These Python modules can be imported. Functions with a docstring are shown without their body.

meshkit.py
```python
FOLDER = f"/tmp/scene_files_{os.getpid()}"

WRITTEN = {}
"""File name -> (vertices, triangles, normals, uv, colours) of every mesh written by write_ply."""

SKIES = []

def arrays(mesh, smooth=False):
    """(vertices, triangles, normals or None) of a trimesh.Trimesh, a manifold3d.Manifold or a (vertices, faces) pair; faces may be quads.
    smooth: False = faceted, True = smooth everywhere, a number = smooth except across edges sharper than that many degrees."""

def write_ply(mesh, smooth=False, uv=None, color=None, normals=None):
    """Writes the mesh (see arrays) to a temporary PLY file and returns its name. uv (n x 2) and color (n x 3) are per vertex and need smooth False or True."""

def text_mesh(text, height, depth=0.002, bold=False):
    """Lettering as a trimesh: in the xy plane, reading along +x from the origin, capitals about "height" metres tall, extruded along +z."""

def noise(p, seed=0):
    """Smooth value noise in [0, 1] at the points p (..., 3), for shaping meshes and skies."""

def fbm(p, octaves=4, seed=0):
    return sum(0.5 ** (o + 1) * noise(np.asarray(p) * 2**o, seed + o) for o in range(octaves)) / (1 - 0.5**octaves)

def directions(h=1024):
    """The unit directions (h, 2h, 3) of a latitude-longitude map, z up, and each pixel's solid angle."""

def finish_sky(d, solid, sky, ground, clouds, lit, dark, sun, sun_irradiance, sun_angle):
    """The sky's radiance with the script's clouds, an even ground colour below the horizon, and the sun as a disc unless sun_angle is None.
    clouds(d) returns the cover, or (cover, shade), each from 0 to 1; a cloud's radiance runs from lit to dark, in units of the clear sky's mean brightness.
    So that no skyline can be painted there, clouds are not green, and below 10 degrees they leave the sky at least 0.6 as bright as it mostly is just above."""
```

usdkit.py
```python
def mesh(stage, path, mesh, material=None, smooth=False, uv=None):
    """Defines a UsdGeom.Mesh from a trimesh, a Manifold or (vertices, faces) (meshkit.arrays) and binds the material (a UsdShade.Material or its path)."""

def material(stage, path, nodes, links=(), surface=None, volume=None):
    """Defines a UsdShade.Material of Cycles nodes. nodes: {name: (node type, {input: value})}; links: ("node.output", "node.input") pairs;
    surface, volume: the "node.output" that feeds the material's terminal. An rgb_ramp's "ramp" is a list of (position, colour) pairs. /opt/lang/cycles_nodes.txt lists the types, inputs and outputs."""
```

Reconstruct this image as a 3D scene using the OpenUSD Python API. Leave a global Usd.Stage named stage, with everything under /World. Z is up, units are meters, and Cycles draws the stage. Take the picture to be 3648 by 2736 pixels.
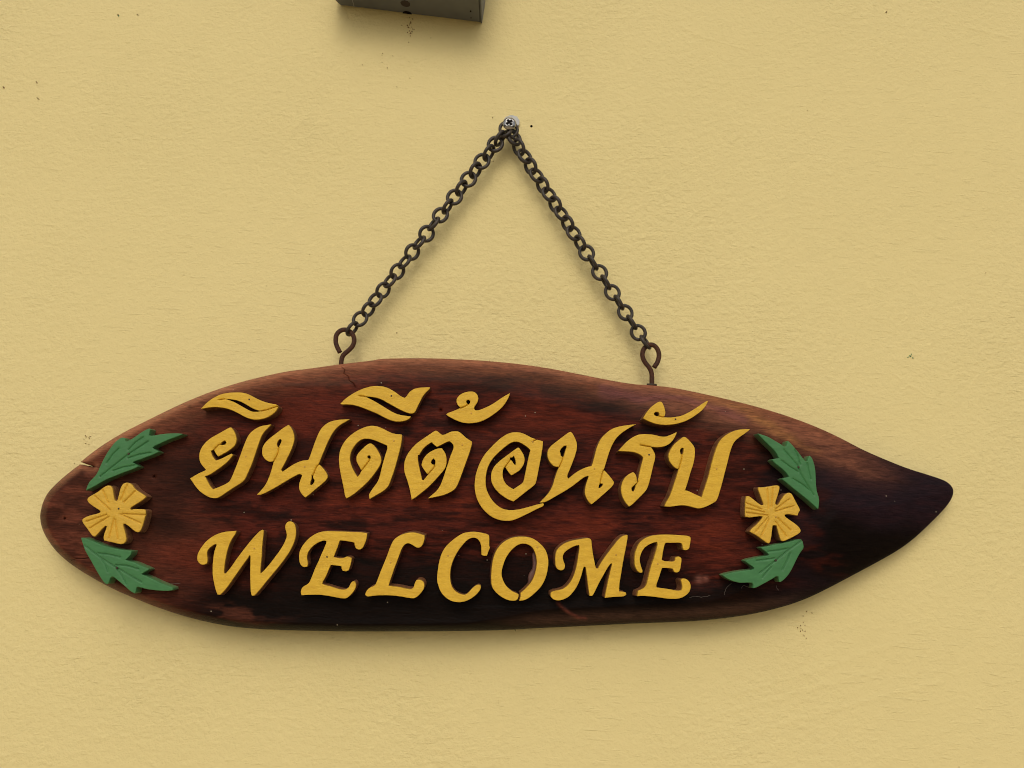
import math, random
import numpy as np, shapely, shapely.affinity, trimesh, usdkit, meshkit
from scipy.spatial import Delaunay
from shapely.geometry import Polygon, LineString, Point
from pxr import Usd, UsdGeom, UsdLux, UsdShade, Sdf, Gf, Vt

random.seed(7); RNG = np.random.default_rng(7)
stage = Usd.Stage.CreateInMemory()
UsdGeom.SetStageUpAxis(stage, UsdGeom.Tokens.z); UsdGeom.SetStageMetersPerUnit(stage, 1.0)
UsdGeom.Xform.Define(stage, '/World'); UsdGeom.Scope.Define(stage, '/World/Looks')
T = Sdf.ValueTypeNames

# ------------------------------------------------------------------ camera
W0, H0, FPX = 3648, 2736, 2700.0          # the photograph's pixels; focal length in those pixels
FOOT = (1780, 1880)                        # where the camera's perpendicular meets the wall, in the picture
DIST, EYE, ROLL = 0.536, 1.55, math.radians(4.0)
yc = np.array([FOOT[0]-W0/2, -(FOOT[1]-H0/2), -FPX]); yc /= np.linalg.norm(yc)
zc = np.array([math.sin(ROLL), math.cos(ROLL), 0]); zc -= yc*(zc@yc); zc /= np.linalg.norm(zc)
xc = np.cross(yc, zc)
R = np.array([xc, yc, zc])                 # camera axes -> world
CAM = np.array([0.0, -DIST, EYE])
cam = UsdGeom.Camera.Define(stage, '/World/camera')
cam.CreateHorizontalApertureAttr(36.0); cam.CreateVerticalApertureAttr(27.0)
cam.CreateFocalLengthAttr(FPX/W0*36.0); cam.CreateClippingRangeAttr(Gf.Vec2f(0.01, 100))
cam.CreateExposureAttr(-0.41)
M = np.eye(4); M[:3, :3] = R.T; M[3, :3] = CAM
UsdGeom.Xformable(cam).AddTransformOp().Set(Gf.Matrix4d(M.tolist()))

def at(p, y):
    """The points of the plane (or planes) y that picture points p show."""
    p = np.atleast_2d(np.asarray(p, float))
    d = np.stack([p[:, 0]-W0/2, -(p[:, 1]-H0/2), np.full(len(p), -FPX)], 1) @ R.T
    t = (np.asarray(y, float)-CAM[1])/d[:, 1]
    return CAM + d*t[:, None]
S = float(np.linalg.norm(at([[1900, 1700]], -0.03)-at([[1901, 1700]], -0.03)))   # metres per pixel at the sign

def LS(p, y):
    a = at([p, np.asarray(p)+[1, 0], np.asarray(p)+[0, 1]], y); return 0.5*float(np.linalg.norm(a[1]-a[0])+np.linalg.norm(a[2]-a[0]))

# ------------------------------------------------------------------ light: bright overcast, from above
SUN = np.array([-0.10, -0.72, 0.68]); SUN /= np.linalg.norm(SUN)
SUN_I, SUN_ANGLE, SKY = 0.24, 50.0, 0.15
el, az = math.asin(SUN[2]), math.atan2(SUN[0], SUN[1])
sun = UsdLux.DistantLight.Define(stage, '/World/sun')
sun.CreateIntensityAttr(SUN_I); sun.CreateAngleAttr(SUN_ANGLE); sun.CreateNormalizeAttr(True); sun.CreateColorAttr(Gf.Vec3f(1.0, 0.93, 0.80))
zz = SUN; xx = np.cross([0, 1, 0], zz); xx /= np.linalg.norm(xx); yy = np.cross(zz, xx)
m = np.eye(4); m[0, :3] = xx; m[1, :3] = yy; m[2, :3] = zz
UsdGeom.Xformable(sun).AddTransformOp().Set(Gf.Matrix4d(m.tolist()))
dome = UsdLux.DomeLight.Define(stage, '/World/sky'); dome.CreateIntensityAttr(1.0)
dome.GetPrim().SetCustomDataByKey('kind', 'structure')
skym = usdkit.material(stage, '/World/Looks/sky', {
    'sky': ('sky_texture', {'sky_type': 'single_scattering', 'sun_disc': False, 'sun_elevation': el, 'sun_rotation': az, 'aerosol_density': 3.0}),
    'hz': ('hsv', {'saturation': 0.35, 'value': 1.0}), 
    'tint': ('mix', {'mix_type': 'multiply', 'fac': 1.0, 'color2': (1.0, 0.97, 0.90)}),
    'bg': ('background_shader', {'strength': SKY})},
    [('sky.color', 'hz.color'), ('hz.color', 'tint.color1'), ('tint.color', 'bg.color')], surface='bg.background')
UsdShade.MaterialBindingAPI.Apply(dome.GetPrim()).Bind(skym)

# ------------------------------------------------------------------ materials
def mat(name, nodes, links, surface='p.BSDF'):
    return usdkit.material(stage, '/World/Looks/'+name, nodes, links, surface=surface)
def nz(scale, detail=4, rough=0.55, **k): return ('noise_texture', dict(scale=scale, detail=detail, roughness=rough, **k))
def mp(scale, rot=(0, 0, 0)): return ('mapping', {'scale': scale, 'rotation': rot})

wall_m = mat('plaster', {
    'g': ('geometry', {}),
    'm1': mp((1, 1, 1.2), (0, math.radians(12), 0)), 'n1': nz(210, 4, 0.6),
    'm2': mp((1, 1, 1.2), (0, math.radians(-24), 0)), 'n2': nz(520, 3, 0.6),
    'm3': mp((1, 1, 3.0), (0, math.radians(-20), 0)), 'n3': nz(40, 3, 0.5),
    'nm': nz(5, 2), 'mr': ('map_range', {'from_min': 0.38, 'from_max': 0.62, 'to_min': 0.40, 'to_max': 1.1, 'clamp': True}),
    'r1': ('map_range', {'from_min': 0.34, 'from_max': 0.76, 'to_min': 0.0, 'to_max': 1.0, 'clamp': True}),
    'a1': ('math', {'math_type': 'multiply'}),
    'a2': ('math', {'math_type': 'multiply_add', 'value2': 0.40}),
    'a3': ('math', {'math_type': 'multiply_add', 'value2': 0.35}),
    'm5': mp((1, 1, 7.0), (0, math.radians(11), 0)), 'n5': nz(60, 4, 0.6, distortion=0.3), 'r5': ('map_range', {'from_min': 0.55, 'from_max': 0.75, 'to_min': 0.0, 'to_max': 1.0, 'clamp': True}),
    'm6': mp((1, 1, 7.0), (0, math.radians(-22), 0)), 'n6': nz(55, 4, 0.6, distortion=0.3), 'r6': ('map_range', {'from_min': 0.57, 'from_max': 0.75, 'to_min': 0.0, 'to_max': 1.0, 'clamp': True}),
    'k5': ('map_range', {'from_min': 0.44, 'from_max': 0.58, 'to_min': 0.0, 'to_max': 0.45, 'clamp': True}), 'k6': ('map_range', {'from_min': 0.42, 'from_max': 0.56, 'to_min': 0.45, 'to_max': 0.0, 'clamp': True}),
    'x5': ('math', {'math_type': 'multiply'}), 'x6': ('math', {'math_type': 'multiply'}), 'y5': ('math', {'math_type': 'add'}), 'y6': ('math', {'math_type': 'add'}),
    'b': ('bump', {'strength': 1.0, 'distance': 0.00062}),
    'nc': nz(9, 5, 0.65), 'rc': ('rgb_ramp', {'ramp': [(0.25, (0.682, 0.562, 0.262)), (0.75, (0.700, 0.578, 0.274))]}),
    'p': ('principled_bsdf', {'roughness': 0.75, 'specular_ior_level': 0.25})},
    [('g.position', 'm1.vector'), ('g.position', 'm2.vector'), ('g.position', 'm3.vector'), ('m1.vector', 'n1.vector'), ('m2.vector', 'n2.vector'), ('m3.vector', 'n3.vector'),
     ('g.position', 'nm.vector'), ('nm.fac', 'mr.value'), ('n1.fac', 'r1.value'), ('r1.result', 'a1.value1'), ('mr.result', 'a1.value2'),
     ('n2.fac', 'a2.value1'), ('a1.value', 'a2.value3'), ('n3.fac', 'a3.value1'), ('a2.value', 'a3.value3'), ('g.position', 'm5.vector'), ('m5.vector', 'n5.vector'), ('n5.fac', 'r5.value'), ('g.position', 'm6.vector'), ('m6.vector', 'n6.vector'), ('n6.fac', 'r6.value'), ('nm.fac', 'k5.value'), ('nm.fac', 'k6.value'), ('r5.result', 'x5.value1'), ('k5.result', 'x5.value2'), ('r6.result', 'x6.value1'), ('k6.result', 'x6.value2'), ('a3.value', 'y5.value1'), ('x5.value', 'y5.value2'), ('y5.value', 'y6.value1'), ('x6.value', 'y6.value2'), ('y6.value', 'b.height'), ('b.normal', 'p.normal'),
     ('g.position', 'nc.vector'), ('nc.fac', 'rc.fac'), ('rc.color', 'p.base_color')])

board_m = mat('stained_wood', {
    'g': ('geometry', {}), 'a': ('attribute', {'attribute': 'stain_and_light'}),
    'm1': mp((1, 1, 5), (0, math.radians(3), 0)), 'n1': nz(70, 6, 0.65, distortion=1.6),
    'r1': ('rgb_ramp', {'ramp': [(0.28, (0.66, 0.64, 0.64)), (0.5, (1, 1, 1)), (0.75, (1.4, 1.33, 1.3))]}),
    'mul': ('mix', {'mix_type': 'multiply', 'fac': 1.0}),
    'v': ('voronoi_texture', {'scale': 160, 'randomness': 1.0}), 'vs': ('map_range', {'from_min': 0.045, 'from_max': 0.075, 'to_min': 1.0, 'to_max': 0.0, 'clamp': True}),
    'vw': ('separate_xyz', {}), 'vt': ('math', {'math_type': 'greater_than', 'value2': 0.86}), 'vv': ('math', {'math_type': 'multiply'}),
    'dust': ('mix', {'color2': (0.30, 0.25, 0.18)}),
    'm4': mp((1, 1, 16), (0, math.radians(2), 0)), 'n4': nz(110, 8, 0.75, distortion=0.5), 'r4': ('rgb_ramp', {'ramp': [(0.3, (0.42, 0.40, 0.40)), (0.5, (1, 1, 1)), (0.7, (1.75, 1.65, 1.6))]}), 'mul2': ('mix', {'mix_type': 'multiply', 'fac': 1.0}),
    'n2': nz(900, 3), 'hs': ('math', {'math_type': 'multiply_add', 'value2': 0.35}),
    'b': ('bump', {'strength': 0.7, 'distance': 0.0005}),
    'rr': ('map_range', {'from_min': 0.3, 'from_max': 0.7, 'to_min': 0.30, 'to_max': 0.50}),
    'p': ('principled_bsdf', {'specular_ior_level': 0.06})},
    [('g.position', 'm1.vector'), ('m1.vector', 'n1.vector'), ('n1.fac', 'r1.fac'), ('a.color', 'mul.color1'), ('r1.color', 'mul.color2'),
     ('g.position', 'v.vector'), ('v.distance', 'vs.value'), ('v.color', 'vw.vector'), ('vw.x', 'vt.value1'), ('vs.result', 'vv.value1'), ('vt.value', 'vv.value2'),
     ('g.position', 'm4.vector'), ('m4.vector', 'n4.vector'), ('n4.fac', 'r4.fac'), ('mul.color', 'mul2.color1'), ('r4.color', 'mul2.color2'), ('mul2.color', 'dust.color1'), ('vv.value', 'dust.fac'), ('dust.color', 'p.base_color'),
     ('g.position', 'n2.vector'), ('n2.fac', 'hs.value1'), ('n1.fac', 'hs.value3'), ('hs.value', 'b.height'), ('b.normal', 'p.normal'), ('n1.fac', 'rr.value'), ('rr.result', 'p.roughness')])

def paint(name, c0, c1, side0, side1, bump=0.00035, spec=0.3, rough=0.5, streak=(1, 1, 3.5)):
    """Brushed paint on cut wood; where the primvar wear is 1 the bare, stained saw cut shows."""
    return mat(name, {
        'g': ('geometry', {}), 'a': ('attribute', {'attribute': 'wear'}),
        'm1': mp(streak), 'n1': nz(420, 4, 0.6), 'n0': nz(110, 6, 0.7), 'n3': nz(700, 3, 0.6),
        'r0': ('rgb_ramp', {'ramp': [(0.3, c0), (0.7, c1)]}), 'r1': ('rgb_ramp', {'ramp': [(0.3, side0), (0.7, side1)]}),
        'w': ('math', {'math_type': 'multiply_add', 'value2': 0.9, 'value3': -0.45}), 'w2': ('math', {'math_type': 'add'}),
        'wr': ('map_range', {'from_min': 0.18, 'from_max': 0.85, 'to_min': 0, 'to_max': 1, 'clamp': True}),
        'mx': ('mix', {}), 'b': ('bump', {'strength': 0.8, 'distance': bump}),
        'p': ('principled_bsdf', {'roughness': rough, 'specular_ior_level': spec})},
        [('g.position', 'm1.vector'), ('m1.vector', 'n1.vector'), ('m1.vector', 'n0.vector'), ('g.position', 'n3.vector'), ('n0.fac', 'r0.fac'), ('n3.fac', 'r1.fac'),
         ('n3.fac', 'w.value1'), ('w.value', 'w2.value1'), ('a.fac', 'w2.value2'), ('w2.value', 'wr.value'), ('wr.result', 'mx.fac'),
         ('r0.color', 'mx.color1'), ('r1.color', 'mx.color2'), ('mx.color', 'p.base_color'), ('n1.fac', 'b.height'), ('b.normal', 'p.normal')])
yellow_m = paint('yellow_paint', (0.54, 0.310, 0.020), (0.69, 0.425, 0.036), (0.055, 0.020, 0.008), (0.17, 0.070, 0.028), bump=0.00045)
flower_m = paint('ochre_paint', (0.54, 0.315, 0.030), (0.64, 0.385, 0.045), (0.08, 0.030, 0.012), (0.22, 0.10, 0.045), bump=0.00045)
green_m = paint('green_paint', (0.040, 0.140, 0.048), (0.053, 0.176, 0.062), (0.04, 0.09, 0.03), (0.14, 0.11, 0.06), bump=0.00012, rough=0.4)
def plain(name, c, rough=0.5, metal=0.0, spec=0.5, c2=None, scale=300, bump=0.0):
    c2 = c2 or tuple(min(1, x*1.3) for x in c)
    return mat(name, {'g': ('geometry', {}), 'n': nz(scale, 4, 0.6), 'r': ('rgb_ramp', {'ramp': [(0.35, c), (0.65, c2)]}), 'b': ('bump', {'strength': 0.6, 'distance': bump or 1e-5}),
        'p': ('principled_bsdf', {'roughness': rough, 'metallic': metal, 'specular_ior_level': spec})},
        [('g.position', 'n.vector'), ('n.fac', 'r.fac'), ('r.color', 'p.base_color'), ('n.fac', 'b.height'), ('b.normal', 'p.normal')])
chain_m = plain('blackened_iron', (0.022, 0.019, 0.016), 0.40, 0.3, 0.5, (0.044, 0.030, 0.022), 380, 0.0001)
rust_m = plain('rusty_iron', (0.030, 0.011, 0.006), 0.6, 0.1, 0.25, (0.070, 0.024, 0.010), 600, 0.00015)
steel_m = plain('zinc_steel', (0.34, 0.33, 0.32), 0.22, 1.0, 0.5, (0.46, 0.45, 0.44), 300)
plug_m = plain('white_plastic', (0.36, 0.36, 0.35), 0.6)
nail_m = plain('dark_nail', (0.035, 0.020, 0.010), 0.5, 0.3)
nailp_m = plain('painted_nail', (0.40, 0.22, 0.03), 0.45)
hole_m = plain('hole_shade', (0.006, 0.005, 0.004), 0.8, 0, 0.1)  # near-black paints the shade inside holes and recesses
box_m = plain('grey_metal_box', (0.108, 0.114, 0.120), 0.5, 0.0, 0.3, (0.130, 0.136, 0.142), 60)
knockout_m = plain('knockout_shade', (0.035, 0.025, 0.024), 0.7, 0, 0.3)  # dark tone stands in for the shade inside the knock-out hole
dirt_m = plain('brown_dirt', (0.20, 0.12, 0.05), 0.9, 0, 0.1)
greenspeck_m = plain('green_speck', (0.10, 0.20, 0.10), 0.7)
web_m = plain('cobweb', (0.16, 0.13, 0.11), 0.8)
putty_m = plain('glue', (0.085, 0.036, 0.026), 0.4)

# ------------------------------------------------------------------ helpers
USED = {}
def free(parent, name):
    n = USED.get((parent, name), 0); USED[(parent, name)] = n+1
    return f'{parent}/{name}' + (f'_{n:03d}' if n else '')
def tag(prim, label=None, category=None, group=None, kind=None):
    for k, v in (('label', label), ('category', category), ('group', group), ('kind', kind)):
        if v: prim.SetCustomDataByKey(k, v)
    return prim
def thing(name, label, category, group=None, base=(0, 0, 0)):
    x = UsdGeom.Xform.Define(stage, free('/World', name)); x.AddTranslateOp().Set(Gf.Vec3d(*map(float, base)))
    x.GetPrim().SetCustomDataByKey('_', 0); x.GetPrim().ClearCustomDataByKey('_')
    BASE[str(x.GetPath())] = np.asarray(base, float)
    return tag(x.GetPrim(), label, category, group)
BASE = {}
def put(parent, name, v, f, material, normals='smooth', label=None, kind=None, primvars=None):
    path = free(str(parent.GetPath()), name) if parent else free('/World', name)
    root = '/'.join(path.split('/')[:3])
    v = np.asarray(v, float) - BASE.get(root, 0)
    me = usdkit.mesh(stage, path, (v, np.asarray(f, int)), material, smooth=(True if normals == 'smooth' else normals))
    for k, (t, arr) in (primvars or {}).items():
        pv = UsdGeom.PrimvarsAPI(me).CreatePrimvar(k, t, 'vertex')
        pv.Set(Vt.Vec3fArray.FromNumpy(np.asarray(arr, np.float32)) if np.ndim(arr) == 2 else Vt.FloatArray.FromNumpy(np.asarray(arr, np.float32)))
    return tag(me.GetPrim(), label, None, None, kind)

def smooth_ring(pts, keep=50, it=2):
    """Rounds a traced outline by corner cutting, but keeps its sharp corners."""
    p = np.asarray(pts, float)
    a, b = p-np.roll(p, 1, 0), np.roll(p, -1, 0)-p
    turn = np.degrees(np.abs(np.angle(np.exp(1j*(np.arctan2(b[:, 1], b[:, 0])-np.arctan2(a[:, 1], a[:, 0]))))))
    sharp = turn > keep
    for _ in range(it):
        q, s = [], []
        n = len(p)
        for i in range(n):
            P, L, N = p[i], p[i-1], p[(i+1) % n]
            if sharp[i]: q.append(P); s.append(True)
            else: q += [P*0.75+L*0.25, P*0.75+N*0.25]; s += [False, False]
        p, sharp = np.array(q), np.array(s)
    return p

def fill(poly, step, bstep, rings=(), extra=None):
    """Triangulates a polygon with points inside it: (points, triangles, boundary edges)."""
    pts = [shapely.get_coordinates(poly.segmentize(bstep))]
    for r in rings:
        q = poly.buffer(-r)
        if not q.is_empty: pts.append(shapely.get_coordinates(q.segmentize(max(bstep, r*0.9))))
    x0, y0, x1, y1 = poly.bounds
    gx, gy = np.meshgrid(np.arange(x0, x1, step), np.arange(y0, y1, step*0.87))
    gx = gx + (np.arange(gx.shape[0]) % 2)[:, None]*step/2
    g = np.stack([gx.ravel(), gy.ravel()], 1)
    inner = poly.buffer(-(max(rings, default=0)+0.5*step))
    if not inner.is_empty: pts.append(g[shapely.contains_xy(inner, g[:, 0], g[:, 1])])
    if extra is not None and len(extra):
        e = np.asarray(extra); pts.append(e[shapely.contains_xy(poly.buffer(-0.6), e[:, 0], e[:, 1])])
    p = np.unique(np.round(np.vstack(pts), 2), axis=0)
    t = Delaunay(p).simplices
    c = p[t].mean(1); t = t[shapely.contains_xy(poly, c[:, 0], c[:, 1])]
    a = p[t]; ar = np.cross(a[:, 1]-a[:, 0], a[:, 2]-a[:, 0])
    t[ar < 0] = t[ar < 0][:, ::-1]; t = t[np.abs(ar) > 1e-4]
    e = np.vstack([t[:, [0, 1]], t[:, [1, 2]], t[:, [2, 0]]])
    key = set(map(tuple, e)); b = np.array([q for q in map(tuple, e) if (q[1], q[0]) not in key])
    used = np.unique(t); mp_ = np.full(len(p), -1); mp_[used] = np.arange(len(used))
    return p[used], mp_[t], mp_[b]

def line_pts(lines, step=2.0, offs=(0, 1.6, -1.6, 3.6, -3.6)):
    out = []
    for l in lines:
        ls = LineString(l)
        for o in offs:
            q = ls if o == 0 else ls.offset_curve(o)
            out.append(shapely.get_coordinates(q.segmentize(step)))
    return np.vstack(out) if out else np.zeros((0, 2))

def relief(parent, name, poly, yfront, thick, material, grooves=(), gw=2.2, gd=8.0, edge=4.0, step=9.0, shift=(0, 0), label=None, flare=1.5, unev=1.0, sidewear=(0.50, 1.15)):
    """A cut-out of board: rounded front edge, engraved grooves, sawn sides. All in picture pixels, made real at its own plane."""
    ex = line_pts(grooves) if len(grooves) else None
    p, t, b = fill(poly, step, 3.0, rings=(min(1.3, edge*0.5), edge), extra=ex)
    d = shapely.distance(poly.boundary, shapely.points(p))
    k = np.clip(1-d/edge, 0, 1)
    h = -edge*0.75*(1-np.sqrt(np.maximum(0, 1-k*k)))
    h += unev*(meshkit.noise(np.stack([p[:, 0]/55, p[:, 1]/55, np.full(len(p), yfront*77)], 1), 3)-0.5)*2
    if len(grooves):
        gdist = np.min([shapely.distance(LineString(l), shapely.points(p)) for l in grooves], 0)
        h -= gd*np.exp(-(gdist/gw)**2)
    xyz = at(p, yfront); front = xyz.copy(); front[:, 1] = yfront - h*S
    loop = b
    ids, inv = np.unique(loop, return_inverse=True); inv = inv.reshape(loop.shape)
    n = len(p); mlen = len(ids)
    # outward direction of each boundary point, for the flare of the saw cut
    nrm = np.zeros((mlen, 2)); e = p[loop[:, 1]]-p[loop[:, 0]]; on = np.stack([e[:, 1], -e[:, 0]], 1)
    np.add.at(nrm, inv[:, 0], on); np.add.at(nrm, inv[:, 1], on); nrm /= np.maximum(np.linalg.norm(nrm, axis=1, keepdims=True), 1e-9)
    levels, verts, wear = [0.0, 0.35, 1.0], [front], [np.full(n, -0.25)]
    for L in levels:
        q = p[ids] + L*(np.asarray(shift)+nrm*flare); w = at(q, yfront)
        w[:, 1] = front[ids, 1]*(1-L) + (yfront+thick)*L
        verts.append(w); wear.append(np.full(mlen, sidewear[0]*(1-L)+sidewear[1]*L + (0.25 if L == 0.35 else 0)))
    f = [t[:, ::-1]]
    for j in range(2):
        o0, o1 = n+j*mlen, n+(j+1)*mlen
        A, B = inv[:, 0], inv[:, 1]
        f += [np.stack([o0+A, o0+B, o1+B], 1), np.stack([o0+A, o1+B, o1+A], 1)]
    f = np.vstack(f); v = np.vstack(verts)
    nn = np.cross(v[f[:len(t), 1]]-v[f[:len(t), 0]], v[f[:len(t), 2]]-v[f[:len(t), 0]])[:, 1].sum()
    if nn > 0: f = f[:, ::-1]
    return put(parent, name, v, f, material, label=label, primvars={'wear': (T.FloatArray, np.concatenate(wear))})

def tube(path, r, sides=10, closed=False):
    """A round wire along a path of world points: (vertices, faces)."""
    P = np.asarray(path, float); n = len(P)
    tg = (np.roll(P, -1, 0)-np.roll(P, 1, 0)) if closed else np.gradient(P, axis=0)
    tg /= np.linalg.norm(tg, axis=1, keepdims=True)
    ref = np.array([0.13, 1.0, 0.07]); v = []
    u = np.cross(tg[0], ref); u /= np.linalg.norm(u)
    a = np.linspace(0, 2*np.pi, sides, endpoint=False)
    rr = np.broadcast_to(r, n)
    for i in range(n):
        u = u-tg[i]*(u@tg[i]); u /= np.linalg.norm(u); w = np.cross(tg[i], u)
        v.append(P[i]+rr[i]*(np.cos(a)[:, None]*u+np.sin(a)[:, None]*w))
    v = np.vstack(v); f = []
    m = n if closed else n-1
    for i in range(m):
        j = (i+1) % n
        for k in range(sides):
            l = (k+1) % sides
            f += [(i*sides+k, i*sides+l, j*sides+l), (i*sides+k, j*sides+l, j*sides+k)]
    if closed:                      # undo the twist left at the seam by matching nearest vertices
        s = np.argmin(np.linalg.norm(v[:sides]-v[-sides], axis=1)); last = (n-1)*sides
        f = f[:-2*sides]
        for k in range(sides):
            l = (k+1) % sides; f += [(last+k, last+l, (l+s) % sides), (last+k, (l+s) % sides, (k+s) % sides)]
    else:
        v = np.vstack([v, P[:1]-tg[0]*r*0.15, P[-1:]+tg[-1]*r*0.15]); c0, c1 = len(v)-2, len(v)-1
        for k in range(sides):
            l = (k+1) % sides; f += [(c0, l, k), (c1, (n-1)*sides+k, (n-1)*sides+l)]
    return v, np.array(f)

def dome_disc(c, r, h, sides=12, dent=0.0):
    """A low round head facing the viewer's side of the wall (-y), centred at world point c."""
    prof = [(1.0, 0.0), (0.92, 0.55), (0.7, 0.85), (0.4, 0.97-dent), (0.0, 1.0-dent)]
    v, f = [], []
    a = np.linspace(0, 2*np.pi, sides, endpoint=False)
    for q, hh in prof[:-1]:
        v += [(c[0]+r*q*math.cos(x), c[1]-h*hh, c[2]+r*q*math.sin(x)) for x in a]
    v.append((c[0], c[1]-h*prof[-1][1], c[2])); k = len(prof)-1
    for i in range(k-1):
        for j in range(sides):
            l = (j+1) % sides; f += [(i*sides+j, i*sides+l, (i+1)*sides+l), (i*sides+j, (i+1)*sides+l, (i+1)*sides+j)]
    for j in range(sides): f.append(((k-1)*sides+j, (k-1)*sides+(j+1) % sides, len(v)-1))
    return np.array(v), np.array(f)

def crop(o, s, pts): return np.asarray(pts, float)/s+np.asarray(o, float)
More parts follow.
